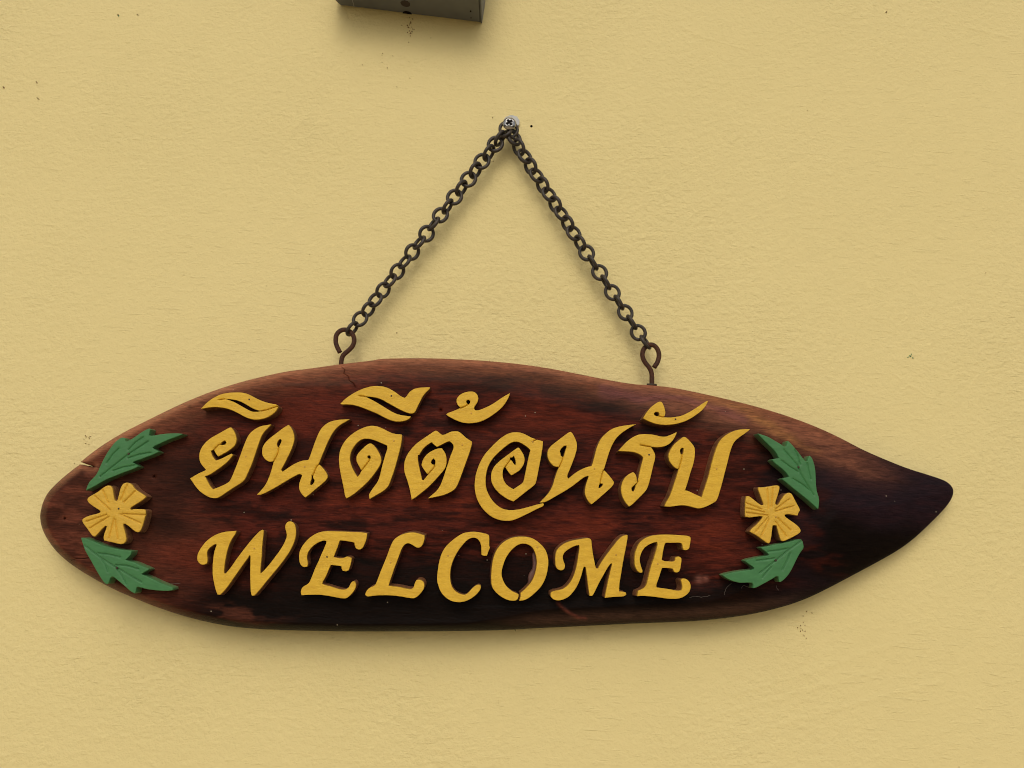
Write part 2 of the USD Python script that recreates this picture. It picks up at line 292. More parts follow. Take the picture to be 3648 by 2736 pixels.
# traced outlines: crop origin, crop scale, name, outline, holes, grooves, nail, cut slant, label
C1, C2, C3, C4 = ((660, 1360), 3.6875), ((900, 1440), 4.4833), ((1180, 1360), 3.6867), ((1400, 1370), 3.7696)
C5, C6, C7, C8 = ((1660, 1500), 4.3667), ((1880, 1440), 4.3658), ((2160, 1400), 3.8575), ((2320, 1480), 4.485)
def circ(x, y, r): return [(x+r*math.cos(a), y+r*math.sin(a)) for a in np.linspace(0, 2*math.pi, 10, endpoint=False)]
LETTERS = [
 (C1, 'vowel_mark', 'yellow Thai vowel mark sara i above the first letter, split at its right tip', [(205,355),(260,295),(330,235),(400,195),(470,162),(560,145),(670,138),(770,145),(840,168),(930,218),(1020,258),(1110,285),(1205,300),(1218,320),(1215,340),(1190,385),(1140,430),(1070,470),(1000,490),(930,497),(860,490),(790,465),(700,415),(620,375),(530,345),(430,330),(330,332),(260,345)],
  [[(510,222),(590,228),(670,240),(740,265),(800,300),(860,335),(910,360),(970,378),(1010,380),(950,395),(890,395),(840,378),(780,345),(710,305),(640,265),(570,240)]], [[(445,235),(512,224)],[(1000,382),(1080,365),(1190,325),(1212,322)]], (840,232), (4,3), 1),
 (C1, 'letter', 'yellow Thai letter yo yak, first of the Thai word', [(600,600),(625,625),(655,680),(672,740),(670,790),(640,850),(580,895),(510,940),(430,980),(405,950),(382,905),(372,885),(335,910),(345,955),(370,1000),(400,1035),(460,1018),(530,980),(605,945),(625,960),(560,1045),(480,1110),(400,1165),(320,1220),(255,1240),(290,1310),(330,1380),(365,1412),(440,1385),(560,1330),(600,1280),(640,1180),(700,1030),(760,860),(800,760),(830,700),(870,655),(930,610),(1000,580),(1060,570),(1125,560),(1095,595),(1050,640),(1010,690),(980,760),(940,880),(900,1000),(860,1110),(810,1220),(785,1275),(745,1320),(640,1385),(540,1450),(450,1515),(400,1530),(330,1525),(260,1490),(190,1440),(130,1370),(90,1310),(62,1270),(120,1235),(190,1195),(265,1165),(270,1150),(230,1110),(195,1060),(180,1000),(185,930),(215,860),(270,790),(340,735),(430,685),(520,635),(575,603)],
  [[(455,830),(480,790),(520,770),(540,795),(525,825),(490,832)]], [[(376,888),(430,830),(472,812)]], (795,980), (2,1), 0),
 (C2, 'letter', 'yellow Thai letter no nu, first of the two, second in the word', [(570,330),(600,355),(640,420),(665,500),(665,570),(640,660),(600,760),(550,860),(500,960),(450,1050),(475,1080),(560,1020),(660,955),(760,910),(850,892),(890,890),(920,820),(960,700),(1000,590),(1040,490),(1085,400),(1140,340),(1210,290),(1290,262),(1400,245),(1550,238),(1480,280),(1400,325),(1330,385),(1280,450),(1240,520),(1190,620),(1140,740),(1090,860),(1050,965),(1075,970),(1130,1030),(1180,1100),(1200,1150),(1180,1200),(1110,1270),(1020,1340),(930,1420),(840,1488),(800,1455),(760,1400),(738,1340),(740,1280),(765,1200),(790,1140),(775,1120),(740,1112),(660,1150),(560,1210),(460,1270),(360,1330),(260,1385),(170,1430),(110,1448),(68,1445),(130,1380),(190,1310),(240,1220),(275,1130),(300,1050),(325,960),(340,900),(320,912),(280,922),(230,905),(180,860),(148,790),(150,710),(180,640),(240,570),(330,500),(420,430),(500,370)],
  [[(385,640),(395,600),(420,565),(445,555),(462,580),(450,620),(430,660),(412,688),(392,675)],[(938,1130),(962,1140),(965,1175),(990,1215),(975,1260),(945,1290),(915,1285),(920,1240),(935,1200),(940,1160)]],
  [[(334,908),(365,850),(400,780),(416,690)],[(1046,968),(1010,1010),(980,1090),(956,1140)]], (830,998), (0,0), 0),
 (C3, 'vowel_mark', 'yellow Thai vowel mark sara ii with open right end above the third letter', [(120,290),(170,235),(230,190),(300,145),(380,105),(470,72),(570,52),(660,58),(730,75),(800,110),(860,150),(920,195),(965,212),(990,190),(1015,150),(1050,115),(1100,88),(1170,76),(1240,72),(1298,72),(1290,95),(1245,135),(1200,190),(1165,260),(1130,330),(1105,385),(1085,410),(1040,418),(980,400),(900,365),(820,320),(740,275),(660,230),(590,205),(500,195),(432,188),(470,207),(540,240),(620,285),(700,335),(780,385),(850,420),(920,440),(990,448),(1045,455),(1030,480),(990,505),(930,520),(850,523),(780,505),(700,470),(600,415),(500,375),(400,335),(300,305),(220,295),(150,298)],
  [], [[(370,182),(436,190)]], (790,185), (0,0), 1),
 (C3, 'letter', 'yellow Thai letter do dek, third in the word', [(495,580),(560,578),(620,590),(690,620),(760,660),(830,685),(920,692),(930,710),(925,760),(910,850),(885,950),(850,1080),(820,1180),(780,1290),(755,1360),(715,1410),(640,1460),(560,1505),(505,1540),(492,1500),(500,1470),(550,1395),(610,1315),(635,1250),(665,1120),(690,1030),(710,960),(740,870),(730,835),(660,805),(580,770),(500,748),(430,745),(370,770),(310,830),(265,900),(245,970),(245,1050),(270,1120),(305,1190),(345,1252),(375,1215),(392,1180),(390,1150),(360,1100),(330,1040),(330,980),(360,930),(410,880),(470,825),(510,808),(545,820),(590,870),(630,940),(655,1000),(655,1060),(620,1130),(570,1200),(500,1290),(420,1370),(320,1455),(250,1505),(200,1530),(180,1500),(170,1430),(150,1330),(125,1220),(105,1100),(98,1000),(115,900),(150,820),(210,740),(280,680),(360,630),(430,600)],
  [circ(495,988,22)], [[(386,1172),(440,1110),(500,1030),(508,998)]], (822,775), (3,1), 0),
 (C4, 'tone_mark', 'yellow Thai tone mark mai tho with a bare wood tip', [(715,400),(740,380),(800,360),(860,335),(905,312),(870,275),(850,225),(860,180),(900,135),(960,105),(1020,93),(1090,95),(1130,130),(1148,180),(1135,235),(1110,270),(1088,305),(1090,330),(1110,348),(1160,343),(1230,315),(1310,278),(1400,220),(1480,165),(1570,115),(1562,150),(1530,215),(1480,290),(1410,355),(1330,415),(1240,470),(1150,505),(1050,520),(950,515),(860,485),(790,450),(735,420)],
  [circ(1010,232,28)], [[(902,316),(960,295),(1020,258)]], (1050,385), (-1,-5), 0),
 (C4, 'letter', 'yellow Thai letter to tao with a notched top, fourth in the word', [(580,618),(610,635),(640,665),(670,680),(720,660),(770,635),(830,623),(880,630),(930,665),(980,715),(1020,742),(1060,765),(1060,800),(1040,870),(1010,960),(970,1070),(930,1180),(890,1290),(850,1380),(810,1420),(740,1460),(660,1490),(560,1510),(470,1528),(520,1485),(580,1435),(630,1370),(670,1270),(700,1180),(732,1080),(760,990),(800,890),(820,830),(790,780),(755,758),(700,780),(640,812),(590,835),(560,815),(520,773),(470,800),(410,850),(370,910),(350,945),(335,945),(332,1000),(345,1080),(365,1170),(390,1280),(410,1285),(440,1250),(470,1210),(455,1195),(420,1145),(385,1095),(385,1060),(410,990),(460,930),(530,885),(600,858),(655,855),(690,900),(715,960),(720,1030),(712,1090),(690,1140),(620,1220),(540,1310),(460,1390),(370,1460),(290,1525),(250,1543),(240,1480),(220,1380),(190,1280),(160,1200),(145,1120),(155,1030),(185,950),(240,870),(310,795),(400,730),(490,670),(555,625)],
  [[(508,1045),(520,1010),(548,992),(568,1020),(568,1060),(550,1080),(520,1065)]], [[(462,1208),(520,1150),(560,1095),(556,1078)]], (930,810), (0,0), 0),
 (C5, 'letter', 'large round yellow Thai letter o ang with a long tail, fifth in the word', [(720,175),(800,172),(870,185),(940,215),(1010,255),(1090,285),(1150,302),(1198,315),(1198,350),(1185,450),(1165,570),(1140,700),(1115,830),(1095,930),(1080,980),(1030,1025),(950,1085),(850,1165),(740,1250),(680,1230),(600,1185),(520,1125),(450,1050),(400,960),(388,880),(395,800),(430,720),(490,650),(570,585),(650,525),(730,465),(800,415),(825,415),(855,455),(895,520),(912,580),(910,640),(880,710),(830,770),(760,815),(710,842),(690,830),(650,775),(615,720),(598,718),(580,745),(570,790),(570,860),(590,930),(630,990),(690,1035),(740,1060),(800,1020),(890,960),(905,900),(930,780),(950,680),(975,560),(1003,450),(960,405),(900,365),(840,330),(780,318),(720,325),(650,365),(570,430),(480,510),(400,600),(350,690),(320,780),(305,880),(305,980),(320,1070),(360,1160),(420,1250),(500,1325),(580,1370),(680,1388),(780,1382),(880,1362),(1000,1330),(1100,1300),(1200,1278),(1215,1300),(1195,1330),(1140,1350),(1040,1400),(940,1450),(840,1500),(740,1540),(660,1555),(560,1548),(460,1520),(370,1470),(290,1400),(220,1310),(170,1210),(140,1100),(135,980),(145,860),(180,740),(230,620),(290,520),(360,440),(440,355),(540,265),(640,200)],
  [[(680,565),(720,565),(745,540),(765,590),(778,650),(768,688),(740,660),(715,620),(690,600)]], [[(604,722),(650,655),(690,602)],[(1052,308),(1102,284)]], (1040,320), (0,0), 0),
 (C6, 'letter', 'yellow Thai letter no nu, second of the two, sixth in the word', [(665,428),(690,445),(720,495),(750,560),(768,620),(765,690),(745,770),(715,860),(680,950),(640,1045),(610,1120),(630,1160),(690,1110),(760,1055),(850,1005),(930,975),(995,960),(1020,890),(1045,790),(1070,690),(1110,590),(1150,520),(1210,460),(1280,400),(1370,360),(1480,335),(1600,320),(1686,312),(1600,355),(1510,410),(1420,480),(1360,550),(1320,620),(1280,710),(1250,800),(1220,900),(1190,1000),(1175,1028),(1195,1030),(1240,1080),(1300,1150),(1345,1215),(1330,1260),(1260,1330),(1180,1400),(1090,1480),(995,1555),(960,1530),(920,1470),(890,1400),(890,1330),(910,1240),(935,1170),(950,1118),(930,1115),(880,1130),(790,1200),(700,1270),(610,1330),(510,1390),(420,1440),(320,1500),(260,1525),(190,1528),(250,1465),(320,1390),(370,1310),(400,1230),(425,1140),(455,1050),(490,975),(450,972),(400,960),(350,905),(315,840),(305,770),(320,700),(370,640),(450,580),(540,510),(620,450)],
  [[(500,730),(520,690),(560,650),(605,640),(605,670),(590,710),(575,760),(565,800),(545,822),(515,800)],[(1125,1215),(1140,1235),(1172,1235),(1165,1265),(1125,1305),(1102,1300),(1110,1260)]],
  [[(490,976),(530,890),(553,815)],[(1176,1028),(1155,1100),(1128,1222)]], (1040,1000), (-3,2), 0),
 (C7, 'vowel_mark', 'slender yellow Thai vowel mark mai han akat above the seventh letter', [(510,345),(540,290),(590,220),(650,165),(710,125),(740,118),(765,125),(790,175),(810,240),(812,290),(797,322),(800,334),(870,338),(950,330),(1030,315),(1110,280),(1190,235),(1260,190),(1330,140),(1385,108),(1398,115),(1375,165),(1320,235),(1250,290),(1170,345),(1080,390),(980,420),(900,433),(800,438),(720,430),(640,410),(570,380),(520,355)],
  [[(655,280),(680,257),(720,262),(732,290),(722,316),(690,320),(662,305)]], [[(716,312),(760,325),(800,328)]], (950,360), (-6,4), 1),
 (C7, 'letter', 'yellow Thai letter ro ruea with a wavy top stroke, seventh in the word', [(165,797),(220,735),(280,670),(350,615),(430,575),(500,563),(580,565),(660,575),(730,595),(800,603),(850,590),(910,565),(968,537),(960,570),(930,630),(880,690),(820,725),(750,743),(680,745),(608,735),(640,780),(672,840),(672,900),(650,980),(630,1060),(610,1150),(585,1250),(555,1330),(500,1390),(430,1460),(360,1530),(315,1560),(260,1500),(220,1420),(203,1340),(210,1260),(240,1180),(300,1120),(365,1088),(390,1100),(415,1150),(420,1200),(434,1210),(450,1130),(475,1020),(500,930),(510,890),(490,860),(430,825),(350,805),(260,800)],
  [[(345,1305),(370,1280),(410,1240),(405,1280),(390,1330),(372,1358),(350,1340)]], [[(606,738),(540,728),(470,713)],[(427,1205),(438,1218),(405,1262)]], (588,848), (-5,5), 1),
 (C8, 'letter', 'yellow Thai letter bo baimai with worn left sides, last in the word', [(535,340),(580,370),(640,435),(690,500),(703,570),(695,670),(670,790),(630,900),(600,1010),(570,1110),(540,1195),(600,1210),(690,1255),(810,1308),(830,1240),(870,1120),(910,1000),(940,880),(970,760),(1000,650),(1030,560),(1070,450),(1130,370),(1200,310),(1290,260),(1380,230),(1480,220),(1577,218),(1560,240),(1480,300),(1390,360),(1320,430),(1280,520),(1250,620),(1220,750),(1180,900),(1140,1060),(1100,1200),(1070,1300),(1040,1370),(970,1410),(880,1455),(800,1483),(740,1485),(660,1465),(570,1440),(480,1432),(370,1450),(270,1460),(215,1450),(240,1385),(290,1310),(330,1210),(365,1100),(400,1000),(430,900),(445,850),(420,855),(370,825),(310,760),(280,690),(275,630),(300,560),(360,470),(440,400),(510,345)],
  [[(460,570),(465,540),(490,515),(520,520),(520,560),(510,610),(490,628),(468,610)]], [[(443,856),(470,760),(490,680),(496,620)]], (1045,850), (-6,-1), 0),
 (((680,1840),5.185), 'letter', 'yellow letter W', [(115,760),(120,700),(160,620),(220,530),(290,450),(380,380),(480,325),(600,288),(720,272),(840,265),(820,320),(770,390),(725,470),(690,560),(660,660),(640,770),(620,880),(610,980),(612,1050),(640,1055),(690,1000),(760,910),(840,790),(930,670),(1030,540),(1120,430),(1200,340),(1270,270),(1320,245),(1342,260),(1335,360),(1320,470),(1310,600),(1305,750),(1290,880),(1280,1000),(1285,1055),(1340,1010),(1430,910),(1530,780),(1630,650),(1710,520),(1760,410),(1775,340),(1755,260),(1735,190),(1760,120),(1810,88),(1870,95),(1915,140),(1938,220),(1940,330),(1920,430),(1870,560),(1790,700),(1680,850),(1560,1000),(1440,1140),(1320,1290),(1220,1410),(1170,1460),(1130,1465),(1110,1430),(1100,1320),(1095,1180),(1093,1000),(1098,850),(1100,720),(1080,715),(1050,770),(980,860),(890,990),(790,1130),(680,1290),(590,1400),(530,1450),(490,1440),(460,1370),(425,1230),(400,1080),(400,920),(410,780),(425,680),(445,600),(475,530),(465,505),(420,520),(350,570),(300,630),(290,690),(305,770),(305,830),(290,870),(240,892),(190,890),(140,850),(115,800)],
  [], [], (1170,590), (0,4), 0),
 (((1040,1860),5.53), 'letter', 'first yellow letter E, beside the W', [(135,680),(145,600),(180,510),(240,420),(320,330),(420,255),(520,205),(640,180),(780,180),(900,185),(1050,190),(1200,195),(1350,200),(1480,220),(1475,290),(1450,380),(1420,450),(1390,510),(1340,542),(1290,535),(1250,505),(1235,450),(1230,405),(1180,390),(1080,375),(1000,362),(940,360),(920,420),(880,530),(845,620),(820,690),(900,710),(1010,715),(1070,680),(1130,685),(1175,715),(1165,780),(1140,880),(1110,955),(1060,970),(1000,960),(978,920),(975,870),(920,860),(830,848),(765,845),(740,890),(700,990),(650,1100),(600,1180),(595,1220),(660,1245),(760,1270),(880,1310),(980,1335),(1060,1330),(1120,1290),(1150,1220),(1180,1175),(1220,1165),(1255,1195),(1260,1270),(1220,1360),(1150,1440),(1080,1500),(1020,1505),(920,1495),(820,1470),(700,1450),(560,1432),(420,1430),(300,1435),(190,1440),(172,1400),(180,1330),(215,1275),(290,1235),(340,1195),(370,1130),(410,1030),(460,900),(520,780),(560,680),(610,570),(650,480),(680,400),(675,370),(640,360),(560,380),(460,430),(370,510),(310,600),(290,680),(300,760),(315,830),(295,880),(240,890),(190,865),(150,800)],
  [], [], (690,685), (2,-3), 1),
 (((1270,1870),5.53), 'letter', 'yellow letter L', [(170,1380),(180,1330),(230,1260),(290,1225),(360,1200),(400,1120),(440,1010),(490,880),(540,760),(590,640),(640,500),(680,390),(740,285),(820,225),(920,180),(1020,155),(1130,150),(1220,170),(1340,212),(1335,290),(1310,370),(1275,430),(1220,452),(1170,440),(1120,405),(1060,370),(1010,358),(960,375),(900,440),(860,540),(820,650),(780,760),(740,860),(700,980),(660,1090),(630,1200),(700,1215),(800,1220),(900,1240),(1000,1265),(1080,1270),(1130,1230),(1145,1150),(1180,1090),(1240,1080),(1310,1110),(1338,1180),(1325,1260),(1270,1340),(1200,1410),(1140,1445),(1080,1445),(980,1430),(880,1410),(760,1395),(640,1385),(500,1385),(380,1390),(280,1405),(210,1410)],
  [], [], (670,740), (4,-7), 0),
 (((1530,1870),4.9156), 'letter', 'yellow letter C', [(130,920),(145,800),(160,690),(185,580),(230,460),(300,360),(400,270),(500,195),(600,140),(700,122),(800,120),(900,135),(990,155),(1040,180),(1048,230),(1045,320),(1045,380),(1062,385),(1040,440),(1005,540),(940,540),(910,520),(908,440),(905,350),(880,290),(840,240),(780,222),(720,230),(650,270),(570,360),(500,450),(440,560),(400,650),(370,760),(358,870),(365,980),(385,1070),(430,1140),(500,1195),(590,1228),(640,1220),(690,1180),(750,1110),(810,1060),(860,1045),(895,1060),(900,1100),(880,1150),(820,1220),(740,1285),(640,1335),(540,1355),(450,1350),(360,1325),(270,1260),(200,1180),(160,1080),(135,990)],
  [], [], (325,540), (0,0), 0),
 (((1530,1870),4.9156), 'letter', 'yellow letter O with a cut through its bottom', [(1560,1215),(1555,1270),(1540,1305),(1500,1328),(1430,1328),(1340,1305),(1250,1255),(1160,1180),(1100,1100),(1082,1010),(1080,900),(1088,780),(1105,640),(1140,510),(1200,400),(1290,305),(1400,240),(1510,210),(1620,205),(1720,212),(1820,240),(1920,310),(2010,400),(2060,500),(2082,610),(2080,720),(2055,860),(2010,990),(1940,1100),(1840,1200),(1740,1280),(1660,1320),(1575,1330),(1590,1280),(1600,1220),(1595,1195),(1650,1150),(1720,1080),(1790,1000),(1840,890),(1870,780),(1885,660),(1870,540),(1835,440),(1780,370),(1710,335),(1630,325),(1550,345),(1470,405),(1400,480),(1340,570),(1300,670),(1270,770),(1258,870),(1285,970),(1340,1070),(1420,1145),(1490,1185)],
  [], [], (1890,390), (-5,-3), 0),
 (((1930,1870),5.5294), 'letter', 'yellow letter M', [(270,740),(265,660),(275,560),(310,480),(380,410),(460,360),(560,320),(680,295),(800,275),(880,262),(940,265),(975,290),(985,380),(1000,520),(1020,640),(1045,760),(1055,820),(1075,860),(1110,860),(1140,800),(1200,700),(1280,590),(1360,480),(1430,390),(1500,300),(1570,235),(1640,205),(1690,200),(1690,260),(1670,380),(1640,530),(1610,680),(1585,830),(1560,980),(1540,1100),(1525,1200),(1525,1310),(1590,1318),(1650,1330),(1668,1365),(1640,1400),(1580,1412),(1450,1418),(1330,1425),(1245,1440),(1255,1370),(1280,1250),(1310,1100),(1345,950),(1375,830),(1390,770),(1370,755),(1340,780),(1280,870),(1210,1000),(1140,1120),(1080,1240),(1030,1350),(990,1400),(945,1400),(930,1300),(910,1150),(890,1000),(875,880),(865,825),(830,825),(810,880),(780,1000),(740,1110),(690,1220),(620,1320),(540,1410),(450,1460),(350,1490),(270,1485),(200,1445),(170,1390),(185,1330),(250,1300),(350,1285),(430,1260),(510,1200),(580,1110),(630,1010),(670,890),(700,750),(720,620),(740,500),(745,420),(730,395),(680,405),(590,440),(500,495),(430,560),(410,640),(430,720),(460,790),(455,850),(420,890),(370,898),(310,870),(275,810)],
  [], [], (1465,590), (-5,-4), 0),
 (((2200,1880),5.9267), 'letter', 'last yellow letter E with broad bare left sides', [(365,700),(360,610),(385,500),(420,400),(480,300),(560,235),(650,190),(760,160),(880,148),(1000,145),(1150,148),(1300,155),(1430,165),(1520,180),(1548,215),(1540,290),(1525,390),(1510,445),(1460,475),(1400,470),(1378,430),(1375,370),(1350,325),(1280,315),(1150,318),(1020,318),(990,360),(965,480),(945,600),(935,680),(980,705),(1080,712),(1180,720),(1220,690),(1225,630),(1270,605),(1330,620),(1355,660),(1345,750),(1325,870),(1300,930),(1240,950),(1195,930),(1180,880),(1150,858),(1040,850),(945,850),(920,900),(890,1010),(850,1120),(815,1220),(830,1265),(920,1275),(1040,1290),(1160,1310),(1280,1335),(1350,1320),(1375,1270),(1365,1190),(1340,1110),(1380,1070),(1450,1080),(1510,1130),(1545,1200),(1545,1280),(1510,1370),(1430,1440),(1330,1490),(1200,1505),(1080,1500),(960,1485),(800,1460),(650,1445),(520,1440),(420,1445),(425,1390),(440,1330),(540,1290),(590,1250),(630,1150),(660,1020),(690,900),(720,780),(770,650),(810,510),(840,400),(850,330),(830,300),(760,312),(650,360),(560,430),(500,530),(468,640),(475,740),(500,830),(530,900),(520,945),(480,955),(430,920),(385,850),(365,780)],
  [], [], (850,760), (-10,1), 0)]
FLOWERS = [
 (((270,1700),6.38), 'left yellow flower', [(255,500),(290,450),(400,390),(520,320),(620,235),(700,190),(780,190),(820,235),(840,320),(855,430),(875,520),(910,545),(945,520),(965,440),(990,330),(1020,230),(1060,160),(1120,122),(1220,130),(1280,180),(1330,260),(1440,340),(1560,410),(1590,440),(1550,490),(1450,560),(1350,620),(1240,690),(1230,720),(1260,745),(1320,720),(1440,725),(1560,730),(1588,760),(1580,850),(1555,960),(1520,1080),(1490,1170),(1450,1240),(1400,1255),(1340,1230),(1260,1165),(1180,1095),(1110,1055),(1070,1070),(1075,1130),(1110,1230),(1130,1330),(1145,1420),(1110,1490),(1040,1525),(960,1515),(850,1485),(730,1460),(640,1440),(622,1380),(640,1280),(680,1180),(700,1120),(670,1105),(620,1140),(540,1230),(470,1310),(420,1352),(370,1335),(310,1250),(240,1150),(170,1060),(135,990),(150,950),(220,905),(330,865),(450,840),(545,805),(555,770),(510,735),(420,680),(320,610),(265,550)],
  [[(430,430),(780,745)],[(605,290),(735,580)],[(1160,175),(1010,520)],[(1345,310),(1080,570)],[(1580,858),(1050,830)],[(1470,1040),(1010,845)],[(230,1005),(690,850)],[(320,1150),(750,890)],[(750,1380),(865,930)],[(950,1400),(890,960)]], (975,715)),
 (((2610,1710),6.911), 'right yellow flower', [(315,900),(305,800),(315,650),(320,500),(340,400),(400,395),(470,440),(580,530),(670,600),(720,625),(765,610),(760,570),(720,470),(670,330),(625,215),(640,180),(760,180),(880,165),(1000,140),(1100,130),(1150,150),(1160,200),(1135,300),(1095,430),(1050,560),(1060,600),(1110,620),(1150,570),(1220,450),(1290,360),(1360,315),(1420,315),(1465,350),(1510,440),(1570,560),(1640,680),(1662,745),(1620,810),(1605,870),(1540,870),(1440,845),(1340,840),(1285,860),(1300,910),(1400,980),(1520,1060),(1630,1150),(1680,1230),(1670,1290),(1590,1350),(1450,1420),(1330,1480),(1240,1510),(1195,1490),(1165,1410),(1130,1290),(1100,1180),(1085,1120),(1010,1110),(985,1130),(975,1250),(955,1400),(935,1510),(900,1560),(850,1550),(770,1490),(660,1410),(540,1330),(430,1275),(460,1210),(560,1130),(660,1030),(735,940),(740,900),(700,885),(560,905),(420,925)],
  [[(330,690),(790,790)],[(340,800),(880,870)],[(330,560),(720,720)],[(860,220),(890,700)],[(995,200),(960,660)],[(1400,470),(1060,720)],[(1500,640),(1060,770)],[(570,1270),(890,910)],[(710,1380),(900,960)],[(1330,1390),(1060,1020)],[(1440,1240),(1120,940)]], (1065,905))]
LEAVES = [
 (((280,1500),5.2667), 'green leaf above the left flower', [(135,1300),(160,1220),(200,1140),(260,1080),(320,1020),(360,950),(400,860),(440,770),(480,690),(530,600),(590,510),(660,420),(730,350),(810,305),(860,318),(880,385),(930,372),(1000,335),(1080,280),(1170,215),(1250,165),(1320,140),(1345,155),(1325,220),(1315,265),(1345,278),(1430,268),(1560,245),(1700,232),(1850,228),(1950,240),(1900,270),(1780,310),(1650,360),(1520,420),(1420,465),(1385,500),(1420,530),(1500,575),(1400,625),(1280,670),(1150,720),(1050,750),(1008,775),(1050,805),(1120,850),(1030,895),(900,940),(780,985),(650,1040),(500,1100),(380,1170),(260,1240)],
  [[(400,1040),(660,830),(930,620),(1300,380)],[(930,540),(1060,400),(1210,300)],[(520,790),(640,620),(755,510)],[(930,690),(1150,620),(1350,590)],[(640,930),(830,865),(1050,825)]], (937,615)),
 (((260,1870),5.53), 'green leaf below the left flower, worn pale at its upper edge', [(155,255),(215,255),(330,300),(450,350),(560,400),(700,440),(850,475),(1000,500),(1110,510),(1150,515),(1140,580),(1080,640),(1030,690),(1080,715),(1200,740),(1300,790),(1400,830),(1490,870),(1480,890),(1400,930),(1345,970),(1390,995),(1480,1030),(1580,1080),(1700,1140),(1830,1190),(1960,1240),(1965,1280),(1900,1300),(1760,1298),(1600,1285),(1450,1265),(1330,1230),(1260,1220),(1240,1245),(1235,1320),(1215,1350),(1150,1320),(1080,1260),(980,1170),(880,1090),(800,1025),(770,1015),(730,1040),(710,1110),(680,1165),(645,1165),(590,1110),(520,1000),(460,900),(400,790),(340,680),(280,580),(230,490),(190,370)],
  [[(220,400),(560,660),(860,845),(1350,1130)],[(490,555),(700,580),(930,635)],[(840,790),(1050,800),(1290,870)],[(570,690),(640,790),(690,930)],[(870,880),(970,1010),(1050,1170)]], (862,845)),
 (((2620,1520),5.3528), 'green leaf above the right flower', [(430,130),(500,150),(620,190),(740,260),(860,330),(940,388),(975,370),(985,330),(1000,270),(1040,300),(1110,380),(1190,470),(1270,580),(1330,660),(1375,660),(1390,600),(1420,555),(1455,590),(1490,670),(1515,770),(1530,880),(1535,1000),(1540,1130),(1560,1260),(1600,1370),(1595,1480),(1578,1570),(1500,1500),(1380,1390),(1240,1280),(1100,1170),(980,1070),(895,1000),(930,980),(1020,960),(1010,920),(940,840),(840,760),(760,700),(705,635),(740,612),(835,600),(800,530),(740,440),(640,350),(540,250),(460,170)],
  [[(1500,1310),(1250,900),(1190,740),(930,440)],[(880,640),(1040,760),(1200,860)],[(1100,990),(1280,1100),(1440,1225)],[(1140,440),(1190,560),(1240,720)],[(1370,690),(1400,840),(1440,1000)]], (1203,772)),
 (((2560,1900),6.506), 'green leaf below the right flower', [(100,975),(180,945),(330,910),(500,880),(680,855),(820,840),(830,800),(760,745),(690,700),(640,660),(620,640),(700,605),(850,575),(1000,540),(1150,520),(1170,490),(1110,430),(1040,380),(985,335),(1100,310),(1250,275),(1450,240),(1650,195),(1800,155),(1900,135),(1945,165),(1965,250),(1975,345),(1920,410),(1860,500),(1790,640),(1720,790),(1640,930),(1560,1030),(1470,1110),(1420,1130),(1400,1090),(1395,1010),(1350,990),(1270,1040),(1130,1120),(980,1200),(870,1260),(800,1270),(810,1190),(780,1145),(660,1140),(520,1150),(380,1120),(260,1080),(160,1020)],
  [[(1930,170),(1620,390),(1330,625),(960,920)],[(1630,345),(1400,390),(1150,420)],[(1300,575),(1100,605),(880,630)],[(1660,460),(1590,640),(1480,840)],[(1220,780),(1120,900),(1010,1025)]], (1325,625))]
A, B_, C_, D_, E_, F_ = (100,1200), (1100,1200), (2260,1250), (2260,1600), (1100,1600), (100,1600); Q = 1.84333
OUTLINE = np.vstack([crop(A,Q,[(340,838),(270,890),(200,950),(130,1020),(95,1090),(80,1160)]),
 crop(F_,Q,[(78,450),(90,520),(130,600),(200,690),(300,770),(430,850),(560,920),(700,980),(850,1040),(1000,1090),(1150,1130),(1300,1160),(1450,1178),(1700,1190),(2000,1196),(2212,1198)]),
 crop(E_,Q,[(700,1196),(1000,1195),(1300,1188),(1500,1176),(1800,1162),(2000,1152)]),
 crop(D_,Q,[(0,1145),(200,1138),(400,1130),(600,1110),(800,1080),(1000,1030),(1150,975),(1300,900),(1450,820),(1600,740),(1740,660),(1840,585),(1930,500),(2030,400),(2080,335),(2097,285)]),
 crop(C_,Q,[(2090,895),(2050,855),(1950,820),(1800,775),(1650,715),(1500,650),(1350,570),(1200,500),(1000,425),(800,365),(600,315),(400,270),(250,240),(100,225),(0,220)]),
 crop(B_,Q,[(2000,290),(1800,250),(1600,210),(1400,180),(1200,160),(1000,148),(800,140),(600,140),(450,146),(435,154),(200,180),(0,210)]),
 crop(A,Q,[(1700,225),(1500,270),(1350,310),(1200,360),(1050,420),(900,490),(760,560),(640,620),(520,690),(420,760),(345,822),(400,842),(432,853),(400,850)])])

